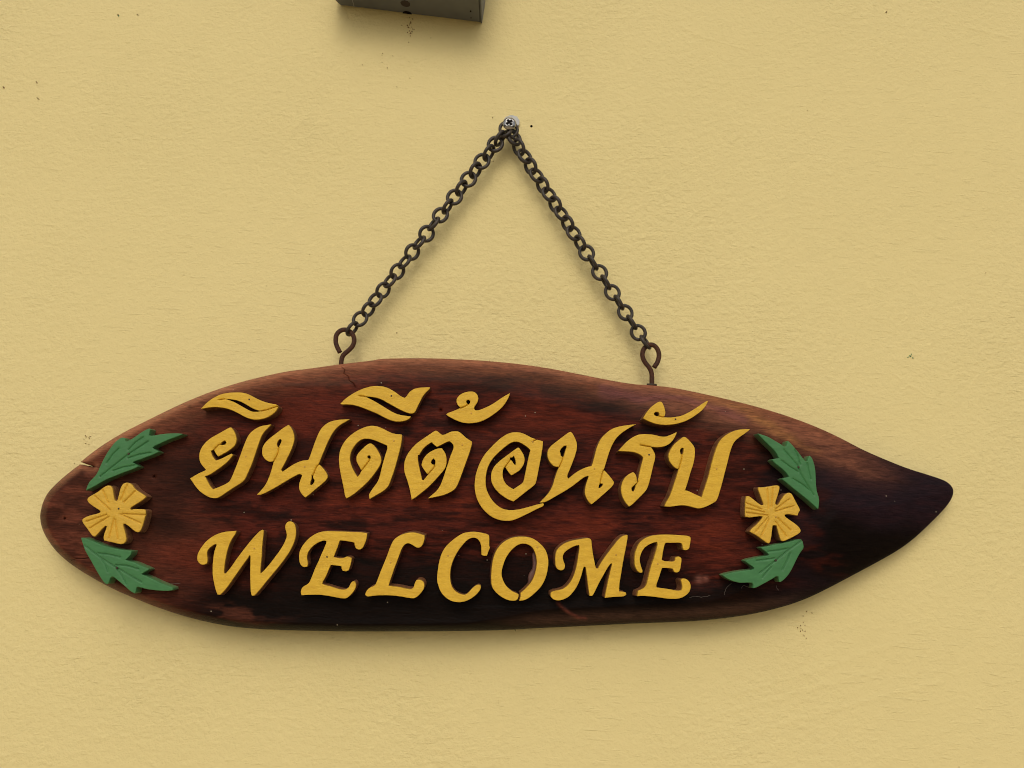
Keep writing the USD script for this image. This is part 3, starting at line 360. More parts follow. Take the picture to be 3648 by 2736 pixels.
# ------------------------------------------------------------------ the wall
def at_jit(l, k):
    q = shapely.get_coordinates(LineString(l).segmentize(12)); g = np.random.default_rng(k)
    return q+g.normal(0, 1.6, q.shape)
def wall():
    hc = at([[1893, 450]], 0.0)[0]; hr = 5.2*S*1.06
    lo, hi = at([[-120, 2850]], 0)[0], at([[3770, -120]], 0)[0]
    def axis(a, b, A, B, n, out): return np.concatenate([np.linspace(A, a, out)[:-1], np.linspace(a, b, n), np.linspace(b, B, out)[1:]])
    gx = axis(lo[0]-0.1, hi[0]+0.1, -2.0, 2.0, 300, 12); gz = axis(lo[2]-0.1, hi[2]+0.1, 0.0, 3.0, 240, 12)
    X, Z = np.meshgrid(gx, gz); p = np.stack([X.ravel(), Z.ravel()], 1)
    dd = np.linalg.norm(p-hc[[0, 2]], axis=1); p = p[dd > hr*2.2]
    a = np.linspace(0, 2*np.pi, 16, endpoint=False)
    ring = np.concatenate([hc[[0, 2]]+hr*k*np.stack([np.cos(a), np.sin(a)], 1) for k in (1.0, 1.7)])
    marks = [([(2420, 90), (2500, 130), (2600, 160), (2660, 175)], 4, 0.00030),
        ([(3180, 1330), (3230, 1365), (3280, 1395), (3315, 1420)], 4, 0.00030),
        ([(2620, 2470), (2900, 2390), (3200, 2290)], 9, 0.00025),
        ([(2500, 2560), (2800, 2480), (3150, 2380)], 8, 0.00025),
        ([(2680, 2610), (3000, 2520), (3350, 2430)], 8, 0.00025),
        ([(3450, 100), (3540, 120), (3600, 135)], 4, 0.00030),
        ([(1685, 2300), (1672, 2400), (1665, 2520)], 3.5, 0.00025),
        ([(470, 760), (520, 768), (580, 768)], 3.5, 0.00025)]
    lp = np.vstack([line_pts([at_jit(l, k)], 3.0, (0, w*.7, -w*.7, w*1.6, -w*1.6)) for k, (l, w, h) in enumerate(marks)])
    p = np.vstack([ring, p, at(lp, 0)[:, [0, 2]]]); t = Delaunay(p).simplices
    c = p[t].mean(1); t = t[np.linalg.norm(c-hc[[0, 2]], axis=1) > hr*0.98]
    e = p[t]; s = np.cross(e[:, 1]-e[:, 0], e[:, 2]-e[:, 0]); t[s < 0] = t[s < 0][:, ::-1]
    q = np.stack([p[:, 0]*9, p[:, 1]*13, np.zeros(len(p))], 1)
    y = -0.0008*(meshkit.fbm(q, 3, 5)-0.5) - 0.00022*(meshkit.fbm(q*7, 3, 9)-0.5)
    # raised trowel lines and an old crack
    for k, (l, w, h) in enumerate(marks):
        d = shapely.distance(LineString(at(at_jit(l, k), 0)[:, [0, 2]]), shapely.points(p)); y = y-h*np.exp(-(d/(w*S))**2)
    r = np.linalg.norm(p-hc[[0, 2]], axis=1) < hr*1.1; y[r] = y[r].mean()
    w = thing('wall', 'rough yellow plastered wall that the wooden welcome sign hangs on', 'wall')
    v = np.stack([p[:, 0], y, p[:, 1]], 1)
    put(w, 'plaster', v, t, wall_m)
    # the empty drill hole beside the screw: a short bore with a closed end
    k = 16; y0 = y[:16].mean()
    bv = [(ring[i, 0], y0+d, ring[i, 1]) for d in (0, 0.006) for i in range(k)]+[(hc[0], 0.006, hc[2])]
    bf = []
    for i in range(k):
        j = (i+1) % k; bf += [(i, j, k+j), (i, k+j, k+i), (k+i, k+j, 2*k)]
    put(w, 'drill_hole', bv, bf, hole_m, normals=False)
    return w
wall_o = wall()
gx, gy = np.meshgrid(np.linspace(-4, 4, 9), np.linspace(-5, 0.0, 6)); gv = np.stack([gx.ravel(), gy.ravel(), 0*gx.ravel()+0.0], 1)
gf = [(i*9+j, i*9+j+1, (i+1)*9+j+1) for i in range(5) for j in range(8)]+[(i*9+j, (i+1)*9+j+1, (i+1)*9+j) for i in range(5) for j in range(8)]
ground_m = plain('warm_bounce_ground', (0.40, 0.32, 0.20), 0.85, 0, 0.2, (0.46, 0.38, 0.25), 4)
put(None, 'ground', gv, np.array(gf), ground_m, normals=False, kind='structure')  # ground out of view, added for its warm bounce into the shadows
def flakes(spots, seed):
    r = np.random.default_rng(seed); V, F = [], []
    for (x, y, sx, sy, rot) in spots:
        n = 9; a = np.linspace(0, 2*np.pi, n, endpoint=False); rad = r.uniform(0.55, 1.15, n)
        q = np.stack([np.cos(a)*sx*rad, np.sin(a)*sy*rad], 1); c, s = math.cos(rot), math.sin(rot)
        q = q@np.array([[c, s], [-s, c]])+[x, y]
        v = at(np.vstack([q, [[x, y]]]), -0.0004); v[:n, 1] = 0.0006; v[n, 1] = -0.0013
        b = sum(len(u) for u in V); V.append(v); F += [(b+n, b+(i+1) % n, b+i) for i in range(n)]
    return np.vstack(V), np.array(F)
def near(cx, cy, w, h, n, s, seed):
    r = np.random.default_rng(seed)
    return [(cx+r.normal()*w, cy+r.normal()*h, r.uniform(.5, 1.5)*s, r.uniform(.3, .9)*s, r.uniform(0, 3)) for _ in range(n)]
v, f = flakes(near(1458, 95, 14, 26, 22, 3.2, 1)+near(300, 1558, 20, 12, 9, 2.6, 2)+near(2865, 2235, 14, 20, 14, 3.5, 3)
    + near(1400, 230, 60, 50, 10, 2.4, 4)+near(1824, 1700, 900, 600, 60, 1.8, 5)+[(3158, 42, 5, 4, 0), (1755, 418, 6, 2.2, -1.0), (1451, 90, 4, 3, 0), (1413, 1185, 3, 5, 0),
     (490, 52, 8, 3, .6), (420, 53, 8, 6, 1), (12, 310, 8, 5, 1), (1757, 574, 3, 3, 0), (130, 292, 9, 3, .8), (135, 350, 10, 2, .7)], 11)
put(wall_o, 'dirt_specks', v, f, dirt_m, normals=False, kind='stuff')
v, f = flakes([(3243, 1268, 9, 5, .5), (3252, 1275, 7, 2.5, 1.0), (3236, 1272, 6, 2.5, -.4), (3247, 1262, 5, 2, 1.8), (422, 56, 4, 6, .3)], 12)
put(wall_o, 'green_paint_speck', v, f, greenspeck_m, normals=False)

# ------------------------------------------------------------------ the sign
YF = -0.0250          # front of the board
YE = -0.0150          # its widest edge
YB = -0.0040          # its back
TH = 0.0088           # thickness of letters, leaves and flowers
sign_c = at([[1740, 1750]], YF)[0]
sign = thing('hanging_sign', 'dark carved wooden sign shaped like a surfboard with yellow Thai and WELCOME lettering', 'sign', base=(sign_c[0], 0, sign_c[2]))

def board():
    poly = Polygon(smooth_ring(OUTLINE, 42, 2)).buffer(0)
    inner = LineString([(1500, 1345), (1800, 1352), (2050, 1368), (2270, 1405), (2400, 1428), (2560, 1472), (2700, 1537), (2830, 1618), (2930, 1720), (2962, 1820), (2945, 1950), (2870, 2035), (2600, 2078), (2300, 2128), (2050, 2150), (1900, 2160)])
    inpoly = Polygon(list(inner.coords)+[(1500, 2160)])
    cracks = [[(1216, 1307), (1229, 1318), (1225, 1331), (1241, 1341), (1245, 1357), (1259, 1365), (1266, 1379)], [(332, 1662), (345, 1663), (356, 1668)], [(255, 1996), (275, 1990), (296, 1990), (315, 1987)]]
    ridge_l = [(1988, 2148), (2005, 2165), (2030, 2185), (2060, 2200), (2085, 2203)]
    pits = [(232, 1847), (550, 1698), (1571, 1461)]
    ex = np.vstack([line_pts(cracks, 2.0), line_pts([inner.coords, ridge_l], 5.0, (0, 4, -4, 9, -9)), np.vstack([crop((x, y), 1, circ(0, 0, r)) for x, y in pits for r in (2, 4.5, 7)])])
    p, t, b = fill(poly, 5.6, 5.0, rings=(3.5, 8), extra=ex)
    P = shapely.points(p); d = shapely.distance(poly.boundary, P)
    sm = lambda x, a, c: (lambda q: q*q*(3-2*q))(np.clip((x-a)/(c-a), 0, 1))
    x, y = p[:, 0], p[:, 1]
    w = 24+55*sm(x, 800, 1300)*sm(-y, -1800, -1500)+40*sm(x, 1600, 2000)+170*sm(x, 2500, 3100)
    k = np.clip(1-d/w, 0, 1)
    prof = np.sqrt(np.maximum(0, 1-k**2.2))
    prof = 0.55*prof+0.45*(1-k)
    lump = (meshkit.fbm(np.stack([x/330, y/200, 0*x], 1), 3, 21)-0.5)*0.0016
    yy = YE+(YF-YE)*prof+lump*sm(d, 0, 60)
    di = shapely.distance(inner, P); inside = shapely.contains_xy(inpoly, x, y)
    yy += 0.0007*sm(np.where(inside, di, -di), -22, 22)*sm(x, 1500, 2250) - 0.0003*np.exp(-(np.where(inside, 99, di)/14)**2)*sm(x, 1500, 2250)*sm(-y, -1800, -1600)
    rim = np.exp(-((d-16)/7)**2)*sm(-y, -1700, -1450)*(1-sm(x, 2200, 2700)); yy -= 0.0006*rim
    dc = np.min([shapely.distance(LineString(c), P) for c in cracks], 0); yy += 0.0010*np.exp(-(dc/1.2)**2)
    dr = shapely.distance(LineString(ridge_l), P); yy -= 0.0007*np.exp(-(dr/5)**2)
    for (px, py) in pits: yy += 0.0025*np.exp(-(np.hypot(x-px, y-py)/4.5)**2)
    yy *= 1-0.42*sm(x, 2950, 3380)
    front = at(p, yy)
    # stain: reddish wood, burnt dark in places, rubbed top edge painted paler for sky light; shaded bottom bevel and bluish varnish sheen painted in too
    n1 = meshkit.fbm(np.stack([x/260, y/90, 0*x], 1), 4, 31)-0.5; n2 = meshkit.fbm(np.stack([x/240, y/150, 0*x], 1), 4, 41)-0.5
    yo = y-1835-0.02*(x-1950); vv = np.hypot(95*np.tanh((x-2050)/520), yo)+n1*90; sd = np.tanh(yo/45)*4
    st = meshkit.fbm(np.stack([x/150+n1*2, vv/17, sd], 1), 4, 51); fine = meshkit.fbm(np.stack([x/110+n1*3, vv/7.5, sd], 1), 3, 71); mid = meshkit.fbm(np.stack([x/85, y/26, 0*x], 1), 4, 61)
    X, Y = x+n1*260, y+n2*110
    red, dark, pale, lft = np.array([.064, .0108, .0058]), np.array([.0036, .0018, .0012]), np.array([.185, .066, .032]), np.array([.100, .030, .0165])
    blue, hot, orange = np.array([.0100, .0060, .0086]), np.array([.125, .020, .0080]), np.array([.24, .105, .036])
    c = np.tile(red, (len(p), 1))
    def lay(col, a): nonlocal c; a = np.clip(a, 0, 1)[:, None]; c = c*(1-a)+col*a
    G = lambda cx, cy, sx, sy: np.exp(-((X-cx)/sx)**2-((Y-cy)/sy)**2)
    def along(pts, s): return np.exp(-(shapely.distance(LineString(pts), shapely.points(np.stack([X, Y], 1)))/s)**2)
    lay(dark, 0.9*sm(st, 0.50, 0.72)*0.75); lay(dark, 0.6*sm(mid, 0.50, 0.68))
    lay(dark, 0.48*sm(fine, 0.50, 0.68)); lay(hot, 0.25*sm(-fine, -0.44, -0.30)*sm(X, 800, 1200)*(1-sm(X, 2500, 2800)))
    lay(lft, (1-sm(X, 420, 900))*0.85); lay(dark, (1-sm(X, 300, 700))*0.5*sm(mid, 0.45, 0.62))
    lay(dark, 0.6*G(800, 1440, 200, 40)); lay(dark, 0.8*G(640, 1700, 150, 90)); lay(dark, 0.75*G(560, 1850, 110, 90))
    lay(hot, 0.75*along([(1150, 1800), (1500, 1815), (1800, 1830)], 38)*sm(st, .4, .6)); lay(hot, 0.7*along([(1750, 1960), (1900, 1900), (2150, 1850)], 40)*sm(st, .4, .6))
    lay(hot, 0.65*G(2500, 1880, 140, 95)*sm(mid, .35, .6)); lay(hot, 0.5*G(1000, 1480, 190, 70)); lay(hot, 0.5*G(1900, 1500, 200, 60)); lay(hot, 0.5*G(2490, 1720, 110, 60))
    lay(dark, 0.95*along([(1560, 1318), (1850, 1365), (2150, 1420), (2400, 1475), (2620, 1545), (2760, 1680)], 46)*(0.55+0.45*sm(st, .35, .55)))
    lay(dark, 0.88*sm(Y, 1920, 2010)*sm(X, 650, 1000)*(1-sm(X, 2250, 2600)))
    lay(dark, 0.95*sm(Y, 2050, 2130)*sm(X, 500, 800)); lay(lft, 0.55*G(850, 2190, 150, 35)*sm(mid, .4, .6)); lay(hot, .35*G(700, 2010, 160, 60))  # bottom: burnt dark, with the shade of the down-facing bevel painted in
    lay(blue, 0.9*sm(X, 2650, 2950)); lay(dark*0.8, sm(Y-0.1*(X-2900), 1780, 1870)*sm(X, 2760, 3000)); lay(red*.6, 0.55*along([(2930, 1790), (2880, 1880), (2950, 2000)], 34)*sm(mid, .4, .6))  # the bluish layer paints in the sheen of the right end
    top = sm(-(Y-1400-0.33*np.clip(X-2350, 0, 900)), -30, 60)
    lay(pale, 0.90*np.exp(-(d/58)**2)*sm(-y, -1650, -1500)*(1-sm(x, 2900, 3150))*(0.45+0.55*mid*1.5))  # up-facing rim: worn pale, and its sky light painted into the colour
    lay(np.array([.190, .070, .038]), 0.85*np.exp(-((d-42)/62)**2)*sm(x, 2150, 2420)*(1-sm(x, 2980, 3300))*sm(-y, -1790, -1660)*(0.55+0.45*sm(st, .4, .6)))  # brown upper band, drawn on toward the tip as a painted highlight
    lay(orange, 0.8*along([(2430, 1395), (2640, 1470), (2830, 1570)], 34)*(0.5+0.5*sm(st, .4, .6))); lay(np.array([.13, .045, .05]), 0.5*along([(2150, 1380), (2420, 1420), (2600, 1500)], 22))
    lay(np.array([.25, .10, .055]), 0.85*np.exp(-((d-8)/11)**2)*sm(-y, -1790, -1640)*(1-sm(x, 2000, 2900)))  # thin rim line, light on the up-facing edge painted in
    lay(np.array([.05, .024, .015]), 0.7*np.exp(-((d-26)/20)**2)*sm(y, 2080, 2180)*sm(x, 1700, 2000)*(1-sm(x, 2750, 3000)))
    lay(np.array([.26, .13, .08]), 0.3*np.exp(-(np.hypot((x-1268)/22, (y-1375)/30))**2)*sm(mid, .45, .6)); lay(np.array([.18, .07, .05]), .7*(np.exp(-(np.hypot(x-2490, y-2065)/14)**2)+np.exp(-(np.hypot(x-2515, y-2062)/10)**2)))
    lay(np.array([.10, .028, .018]), .8*np.exp(-(dr/6)**2)); lay(dark*.7, 0.6*np.exp(-(dc/1.2)**2))
    ids, inv = np.unique(b, return_inverse=True); inv = inv.reshape(b.shape)
    n, ml = len(p), len(ids)
    nr = np.zeros((ml, 2)); e = p[b[:, 1]]-p[b[:, 0]]; on = np.stack([e[:, 1], -e[:, 0]], 1)
    np.add.at(nr, inv[:, 0], on); np.add.at(nr, inv[:, 1], on); nr /= np.maximum(np.linalg.norm(nr, axis=1, keepdims=True), 1e-9)
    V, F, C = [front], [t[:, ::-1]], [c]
    for (L, inn) in ((0, 0), (0.35, 1.0), (0.8, -6.0), (1.0, -16.0)):
        q = at(p[ids]+nr*inn, front[ids, 1]); q[:, 1] = front[ids, 1]*(1-L)+YB*L; V.append(q); C.append(c[ids]*(1-.2*L))
    A, B = inv[:, 0], inv[:, 1]
    for j in range(3):
        o0, o1 = n+j*ml, n+(j+1)*ml; F += [np.stack([o0+A, o0+B, o1+B], 1), np.stack([o0+A, o1+B, o1+A], 1)]
    V, F, C = np.vstack(V), np.vstack(F), np.vstack(C)
    nn = np.cross(V[F[:len(t), 1]]-V[F[:len(t), 0]], V[F[:len(t), 2]]-V[F[:len(t), 0]])[:, 1].sum()
    if nn > 0: F = F[:, ::-1]
    put(sign, 'board', V, F, board_m, primvars={'stain_and_light': (T.Color3fArray, C)})
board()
YL = YF-0.0078        # fronts of the letters
def nail(parent, px, y, r=3.6, m=nail_m, h=0.0005):
    c = at([px], y)[0]; v, f = dome_disc(c+[0, 0.0004, 0], r*S, h+0.0004, 10, 0.25)
    put(parent, 'nail', v, f, m)
for (o, s), name, label, ring, holes, grooves, nl, shift, dk in LETTERS:
    poly = Polygon(smooth_ring(crop(o, s, ring)), [crop(o, s, h) for h in holes]).buffer(0)
    if poly.geom_type != 'Polygon': poly = max(poly.geoms, key=lambda g: g.area)
    rg = 3.2
    le = relief(sign, name, poly, YL, TH, yellow_m, [crop(o, s, g) for g in grooves], gw=1.3, gd=16, edge=1.6, step=10, shift=shift, label=label, unev=0.35, flare=0.6)
    nail(le, crop(o, s, [nl])[0], YL, 3.4, nail_m if dk else nailp_m)
for (o, s), label, ring, grooves, nl in FLOWERS:
    fl = relief(sign, 'flower', Polygon(smooth_ring(crop(o, s, ring))).buffer(0), YL-0.001, TH+0.001, flower_m, [crop(o, s, g) for g in grooves], gw=2.4, gd=7.0, edge=3.0, step=5, label=label, unev=1.2)
    nail(fl, crop(o, s, [nl])[0], YL-0.001, 3.6, nail_m if 'left' in label else nailp_m)
for (o, s), label, ring, grooves, nl in LEAVES:
    le = relief(sign, 'leaf', Polygon(smooth_ring(crop(o, s, ring))).buffer(0), YL-0.0005, TH, green_m, [crop(o, s, g) for g in grooves], gw=2.3, gd=5.5, edge=2.0, step=5, unev=0.6, label=label, sidewear=(-.1, .75))
    nail(le, crop(o, s, [nl])[0], YL-0.0005, 4.2, nail_m)

# screw eyes in the top edge
YH = -0.0118
def spline(pts, n=8):
    p = np.asarray(pts, float); p = np.vstack([2*p[0]-p[1], p, 2*p[-1]-p[-2]]); out = []
    for i in range(1, len(p)-2):
        for t in np.linspace(0, 1, n, endpoint=False):
            a, b, c, d = p[i-1], p[i], p[i+1], p[i+2]
            out.append(0.5*((2*b)+(c-a)*t+(2*a-5*b+4*c-d)*t*t+(3*b-a-3*c+d)*t**3))
    return np.array(out+[p[-2]])
def screw_eye(pts, r, label):
    q = spline(pts, 6); w = at(q, YH); n = len(w)
    w[:, 1] += np.linspace(-0.0012, 0.0, n)
    v, f = tube(w, r*LS(pts[len(pts)//2], YH), 12)
    return put(sign, 'screw_eye', v, f, rust_m, label=label)
k3, k5 = (1180, 800), (2020, 880)
screw_eye(crop(k3, 3.19, [(103,1458),(70,1390),(54,1330),(62,1262),(100,1215),(155,1197),(212,1217),(250,1262),(263,1320),(245,1380),(200,1430),(145,1478),(122,1520),(114,1580),(108,1680)]), 8.2, 'left rusty screw eye, bent')
e2 = screw_eye(crop(k5, 3.19, [(985,1372),(1025,1310),(1042,1230),(1022,1160),(975,1117),(920,1120),(872,1160),(855,1230),(878,1300),(930,1368),(958,1425),(963,1500),(963,1660)]), 8.4, 'right rusty screw eye')
wc = at([(2322, 1370)], YH)[0]
wv, wf = [], []
for i in range(20):
    a = 2*math.pi*i/20
    for rr, zz_ in ((0.0, .0004), (19.5*S, .0004), (19.5*S, -.0006)): wv.append((wc[0]+rr*math.cos(a), wc[1]+rr*0.55*math.sin(a), wc[2]+zz_))
for i in range(20):
    j = (i+1) % 20; wf += [(3*i, 3*i+1, 3*j+1), (3*i+1, 3*i+2, 3*j+2), (3*i+1, 3*j+2, 3*j+1)]
put(e2, 'washer', wv, wf, nail_m, normals=False)

# ------------------------------------------------------------------ chain and screw
YC = -0.0110
def link(parent, c, direction, twist, rl=25.2, rw=23.0, r=6.2, y=YC, material=chain_m):
    """One wire ring: its long axis runs along the chain, its plane is turned by twist about that axis."""
    c3 = at([c], y)[0]; d = at([np.asarray(c)+np.asarray(direction)*10.], y)[0]-c3; Sd = np.linalg.norm(d)/10; d /= np.linalg.norm(d); Sl = LS(c, y)
    s = np.cross(d, [0, 1, 0]); s /= np.linalg.norm(s); nn = np.array([0, 1.0, 0])
    side = math.cos(twist)*s+math.sin(twist)*nn
    a = np.linspace(0, 2*np.pi, 28, endpoint=False)+0.4
    P = c3+Sd*rl*np.cos(a)[:, None]*d+Sl*rw*np.sin(a)[:, None]*side
    P += RNG.normal(0, 0.25*S, 3)
    P[0] += 0.8*S*side                                   # the butt joint of the bent wire is a little off
    v, f = tube(P, r*Sl*(1+0.05*np.sin(a*2+c[0])), 10, True)
    put(parent, 'link', v, f, material)
chain_c = at([[1814, 437]], YC)[0]
chain = thing('chain', 'blackened iron ring chain draped over the wall screw and down to the sign', 'chain', base=chain_c)
LEFT = [((1781, 493), 80), ((1765, 513.5), 0), ((1741.6, 544.4), 72), ((1717, 574.8), 0), ((1693.4, 607), 65), ((1668.8, 639), 2), ((1644, 669.8), 72), ((1619.4, 702.3), 0), ((1594.5, 735), 84), ((1569.2, 766.7), -3),
        ((1545, 797.5), -58), ((1519.8, 832.5), 25), ((1493.5, 864), -52), ((1468.4, 898), 40), ((1441.8, 933), -46), ((1415.7, 967.7), 45), ((1389.4, 1000), -42), ((1365, 1034), 48), ((1337, 1068), -28), ((1312, 1102), 62), ((1283, 1136), -10), ((1255, 1171), 78)]
RIGHT = [((1832, 492), 29), ((1848, 525), -57), ((1869.5, 557), 30), ((1890, 592), -56), ((1911.7, 625), 30), ((1933.4, 659.5), -57), ((1956, 693), 29), ((1977.7, 727.5), -57), ((2000, 761), 32), ((2022, 796.5), -60), ((2044, 830.5), 22), ((2066.5, 865.5), -70), ((2089.7, 900.6), -4),
         ((2112.5, 935.5), 84), ((2136, 971), 0), ((2158, 1005.8), 86), ((2181.4, 1042), 0), ((2205, 1077.5), 86), ((2227.5, 1113.5), 2), ((2251.3, 1148.5), 83), ((2274.5, 1184.5), -10), ((2299, 1219), 62)]
for L in (LEFT, RIGHT):
    pts = np.array([q[0] for q in L]); tg = np.gradient(pts, axis=0)
    for i, ((c, tw), g) in enumerate(zip(L, tg)):
        n = np.linalg.norm(np.diff(pts, axis=0), axis=1).mean()
        link(chain, c, g/np.linalg.norm(g), math.radians(tw), rl=n/2+5.6 if 0 < i else 25)
link(chain, (1812, 462), (0.1, 1.0), math.radians(8), rl=27, rw=30, r=6.2, y=YC-0.0002)
link(chain, (1801, 476), (0.75, -0.55), math.radians(50), rl=22, rw=20, r=5.4, y=YC-0.0012)
link(chain, (1828, 478), (-0.5, -0.8), math.radians(-40), rl=22, rw=20, r=5.4, y=YC+0.001)

def screw():
    c = at([[1814.8, 437.6]], -0.0165)[0]; r = 23.6*LS((1814.8, 437.6), -0.0165)
    sc = thing('screw', 'shiny pan head cross screw driven into the wall, holding the chain', 'screw', base=(c[0], 0, c[2]))
    nr, ns = 22, 56; v, f = [], []
    ang = math.radians(38)
    for i in range(nr+1):
        q = i/nr
        for j in range(ns):
            a = 2*math.pi*j/ns; x, z = q*math.cos(a), q*math.sin(a)
            h = 0.0033*math.sqrt(max(0, 1-0.93*q*q))
            X, Z = x*math.cos(ang)+z*math.sin(ang), -x*math.sin(ang)+z*math.cos(ang)
            cross = max(math.exp(-(X/0.15)**4)*math.exp(-(Z/0.50)**6), math.exp(-(Z/0.15)**4)*math.exp(-(X/0.50)**6))
            dep = cross*0.0019*(1-0.55*q)
            v.append((c[0]+r*x, c[1]-h+dep+0.002, c[2]+r*z))
    for i in range(nr):
        for j in range(ns):
            l = (j+1) % ns; f += [(i*ns+j, (i+1)*ns+l, (i+1)*ns+j), (i*ns+j, i*ns+l, (i+1)*ns+l)]
    o = nr*ns; b = len(v)
    for j in range(ns):
        a = 2*math.pi*j/ns; v.append((c[0]+r*.9*math.cos(a), c[1]+0.0022, c[2]+r*.9*math.sin(a)))
    v.append((c[0], c[1]+0.0022, c[2]))
    for j in range(ns):
        l = (j+1) % ns; f += [(o+j, b+l, b+j), (o+j, o+l, b+l), (b+j, b+l, len(v)-1)]
    v, f = np.array(v), np.array(f)
    if np.cross(v[f[5*ns, 1]]-v[f[5*ns, 0]], v[f[5*ns, 2]]-v[f[5*ns, 0]])[1] > 0: f = f[:, ::-1]
    put(sc, 'head', v, f, steel_m)
    P = Polygon([(-.5, -.13), (.5, -.13), (.5, .13), (-.5, .13)]).union(Polygon([(-.13, -.5), (.13, -.5), (.13, .5), (-.13, .5)]))
    q = np.array(shapely.affinity.rotate(P, math.degrees(ang), origin=(0, 0)).exterior.coords)[:-1]
    V = [(c[0]+r*a, c[1]-0.0012+0.0008*math.hypot(a, b), c[2]+r*b) for a, b in q]+[(c[0], c[1]-0.0012, c[2])]; n = len(q)
    put(sc, 'drive_recess', V, np.array([((i+1) % n, i, n) for i in range(n)]), hole_m, normals=False)  # flat dark cross that paints the shade inside the screw slot
    tv, tf = tube(np.linspace(c+[0, 0.002, 0], [c[0], 0.004, c[2]], 8), 10*S, 14); put(sc, 'shank', tv, tf, steel_m)
    a = np.linspace(0, 2*np.pi, 26, endpoint=False); rad = 24.5+9*np.cos(a-0.15)*(np.cos(a) > 0)+RNG.uniform(-1.6, 1.6, 26)
    rad[(a > 3.3) & (a < 5.9)] -= 7
    q = np.stack([1817+rad*np.cos(a), 437-rad*np.sin(a)], 1)
    lo = at(q, 0.0); hi = at(q, -0.0018); hi[:, 1] = -0.0018; lo[:, 1] = 0.001; mid = at([[1815, 437]], -0.002)
    V = np.vstack([lo, hi, mid]); n = 26; F = []
    for i in range(n):
        j = (i+1) % n; F += [(i, j, n+j), (i, n+j, n+i), (n+i, n+j, 2*n)]
    put(sc, 'wall_plug', V, np.array(F), plug_m, normals=False, label='white plastic wall plug, its rim showing around the screw')
screw()

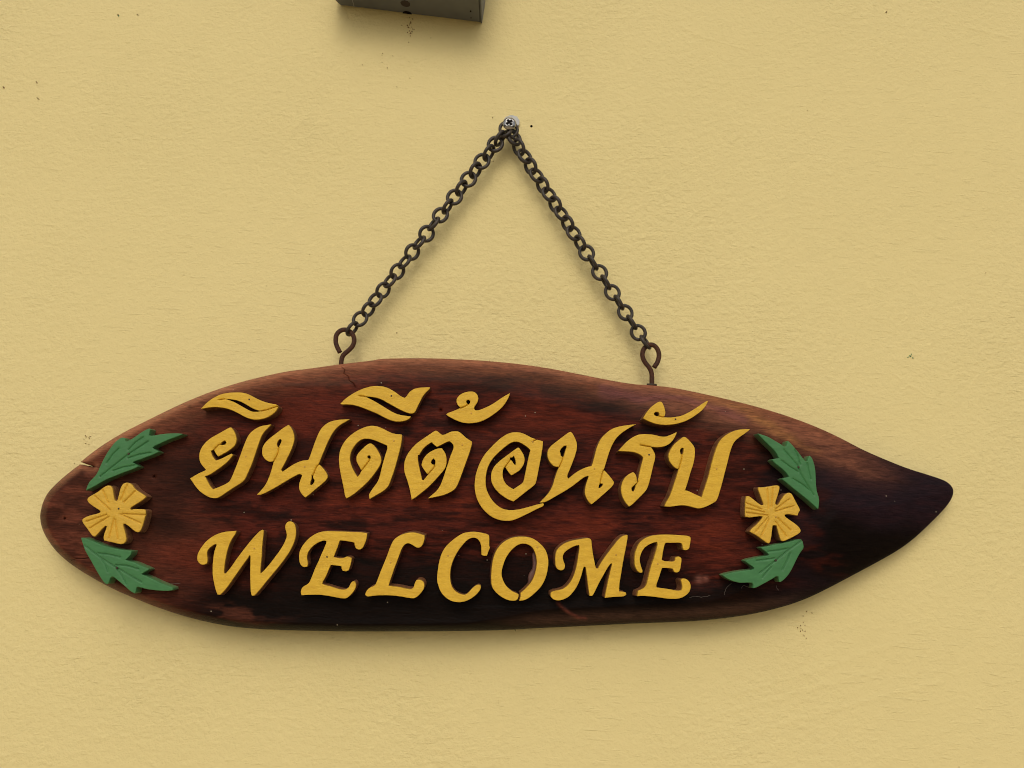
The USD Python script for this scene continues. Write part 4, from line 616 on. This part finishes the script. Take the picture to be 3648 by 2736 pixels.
# ------------------------------------------------------------------ the box at the top of the picture
def wall_box():
    A, B = at([[1213, 21], [1717.5, 83]], 0.0); u = (B-A); Lg = np.linalg.norm(u); u /= Lg
    up = np.array([-u[2], 0, u[0]]); fw = np.array([0, -1.0, 0]); H, Dp = 0.08, 0.032
    bx = thing('junction_box', 'dark grey metal box fixed to the wall high above the screw and sign', 'box', base=A)
    def prism(plan, z0, z1, name, m, ch=0.0008):
        n = len(plan); P = Polygon(plan); sh = np.array(P.buffer(-ch, join_style=2).exterior.coords)[:-1]
        if len(sh) != n: sh = np.array(plan)
        ref = min(range(n), key=lambda k: np.linalg.norm(sh[k]-plan[0])); sh = np.roll(sh, -ref, 0)
        if np.linalg.norm(sh[1]-plan[1]) > np.linalg.norm(sh[-1]-plan[1]): sh = np.vstack([sh[:1], sh[:0:-1]])
        lev = [(sh, z0), (np.array(plan), z0+ch), (np.array(plan), z1-ch), (sh, z1)]
        V = [A+u*q[0]+fw*q[1]+up*z for pl, z in lev for q in pl]; F = []
        for k in range(3):
            for i in range(n):
                j = (i+1) % n; F += [(k*n+i, k*n+j, (k+1)*n+j), (k*n+i, (k+1)*n+j, (k+1)*n+i)]
        for i in range(1, n-1): F += [(0, i+1, i), (3*n, 3*n+i, 3*n+i+1)]
        mesh = trimesh.Trimesh(np.array(V), np.array(F), process=False); mesh.fix_normals()
        return put(bx, name, mesh.vertices, mesh.faces, m, normals=False)
    prism([(0, 0.0004), (Lg-0.0014, 0.0004), (Lg-0.0014, Dp), (-0.0035, Dp), (-0.0035, 0.006), (-0.0022, 0.0035)], 0, H, 'body', box_m)
    prism([(Lg-0.0012, 0.0003), (Lg, 0.0003), (Lg, Dp+0.001), (Lg-0.0012, Dp+0.001)], -0.0004, H, 'side_cover', box_m, 0.0003)
    prism([(-0.0036, Dp), (Lg+0.0004, Dp), (Lg+0.0004, Dp+0.004), (-0.0036, Dp+0.004)], -0.0006, H+0.0006, 'front_cover', box_m, 0.0006)
    def disc(px, fwd, rx, ry, name, m, teeth=0, proud=0.0003):  # flat dark disc standing in for the shade of an open hole
        s = ((at([px], 0)[0]-A)@u) if np.ndim(px) else px
        n = 40; V = []
        for i in range(n):
            a = 2*math.pi*i/n; k = 1+(0.12*(1 if (i//2) % 2 else 0) if teeth and math.sin(a) > 0.2 else 0)
            V.append(A+u*(s+rx*k*math.cos(a))+fw*max(0.0006, fwd+ry*k*math.sin(a))+up*(-proud))
        V += [q+up*(proud+0.001) for q in V[:n]]; V.append(np.mean(V[:n], 0)); F = []
        for i in range(n):
            j = (i+1) % n; F += [(i, j, 2*n), (i, n+j, j), (i, n+i, n+j)]
        mesh = trimesh.Trimesh(np.array(V), np.array(F), process=False); mesh.fix_normals(); put(bx, name, mesh.vertices, mesh.faces, m, normals=False)
    s0 = (at([[1454, 47]], 0)[0]-A)@u
    disc(s0-0.0005, 0.0122, 0.0036, 0.0034, 'grommet', knockout_m, 1)
    disc(s0-0.0005, 0.0006, 0.0036, 0.0030, 'cable_entry', hole_m)
    s1 = (at([[1679, 78]], 0)[0]-A)@u
    disc(s1, 0.0128, 0.0006, 0.0009, 'screw_hole', hole_m); disc(s1, 0.0052, 0.0003, 0.0009, 'screw_hole', hole_m)
    s2 = (at([[1262, 28]], 0)[0]-A)@u
    prism([(s2, 0.0006), (s2+0.0003, 0.0006), (s2+0.0003, Dp-0.001), (s2, Dp-0.001)], -0.0002, 0.001, 'seam', plug_m, 0.00005)
wall_box()

# old cobweb threads by the lower right leaf, and the glue smear inside the O
def thread(pts, y, r=0.00006):
    v, f = tube(at(spline(pts, 5), y), r, 5); return v, f
V, F = [], []
for pts in ([(2606, 2078), (2590, 2092), (2583, 2106), (2582, 2120)], [(2672, 2011), (2666, 2026), (2662, 2034)], [(2765, 2085), (2768, 2096), (2775, 2103)], [(2640, 2096), (2650, 2086), (2668, 2092), (2690, 2088)],
            [(610, 2078), (628, 2080), (642, 2078)], [(2455, 2128), (2480, 2125), (2500, 2127), (2530, 2122)]):
    v, f = thread(pts, YF-0.002); F.append(f+sum(len(q) for q in V)); V.append(v)
put(sign, 'cobweb', np.vstack(V), np.vstack(F), web_m, kind='stuff')
o, s = (1530, 1870), 4.9156
gl = Polygon(smooth_ring(crop(o, s, [(1800, 520), (1835, 470), (1875, 560), (1890, 680), (1875, 790), (1840, 900), (1790, 1000), (1700, 1095), (1735, 1010), (1730, 920), (1755, 840), (1810, 780), (1815, 650)])))
relief(sign, 'glue_smear', gl, YF-0.0025, 0.003, putty_m, edge=4, step=6, unev=2)
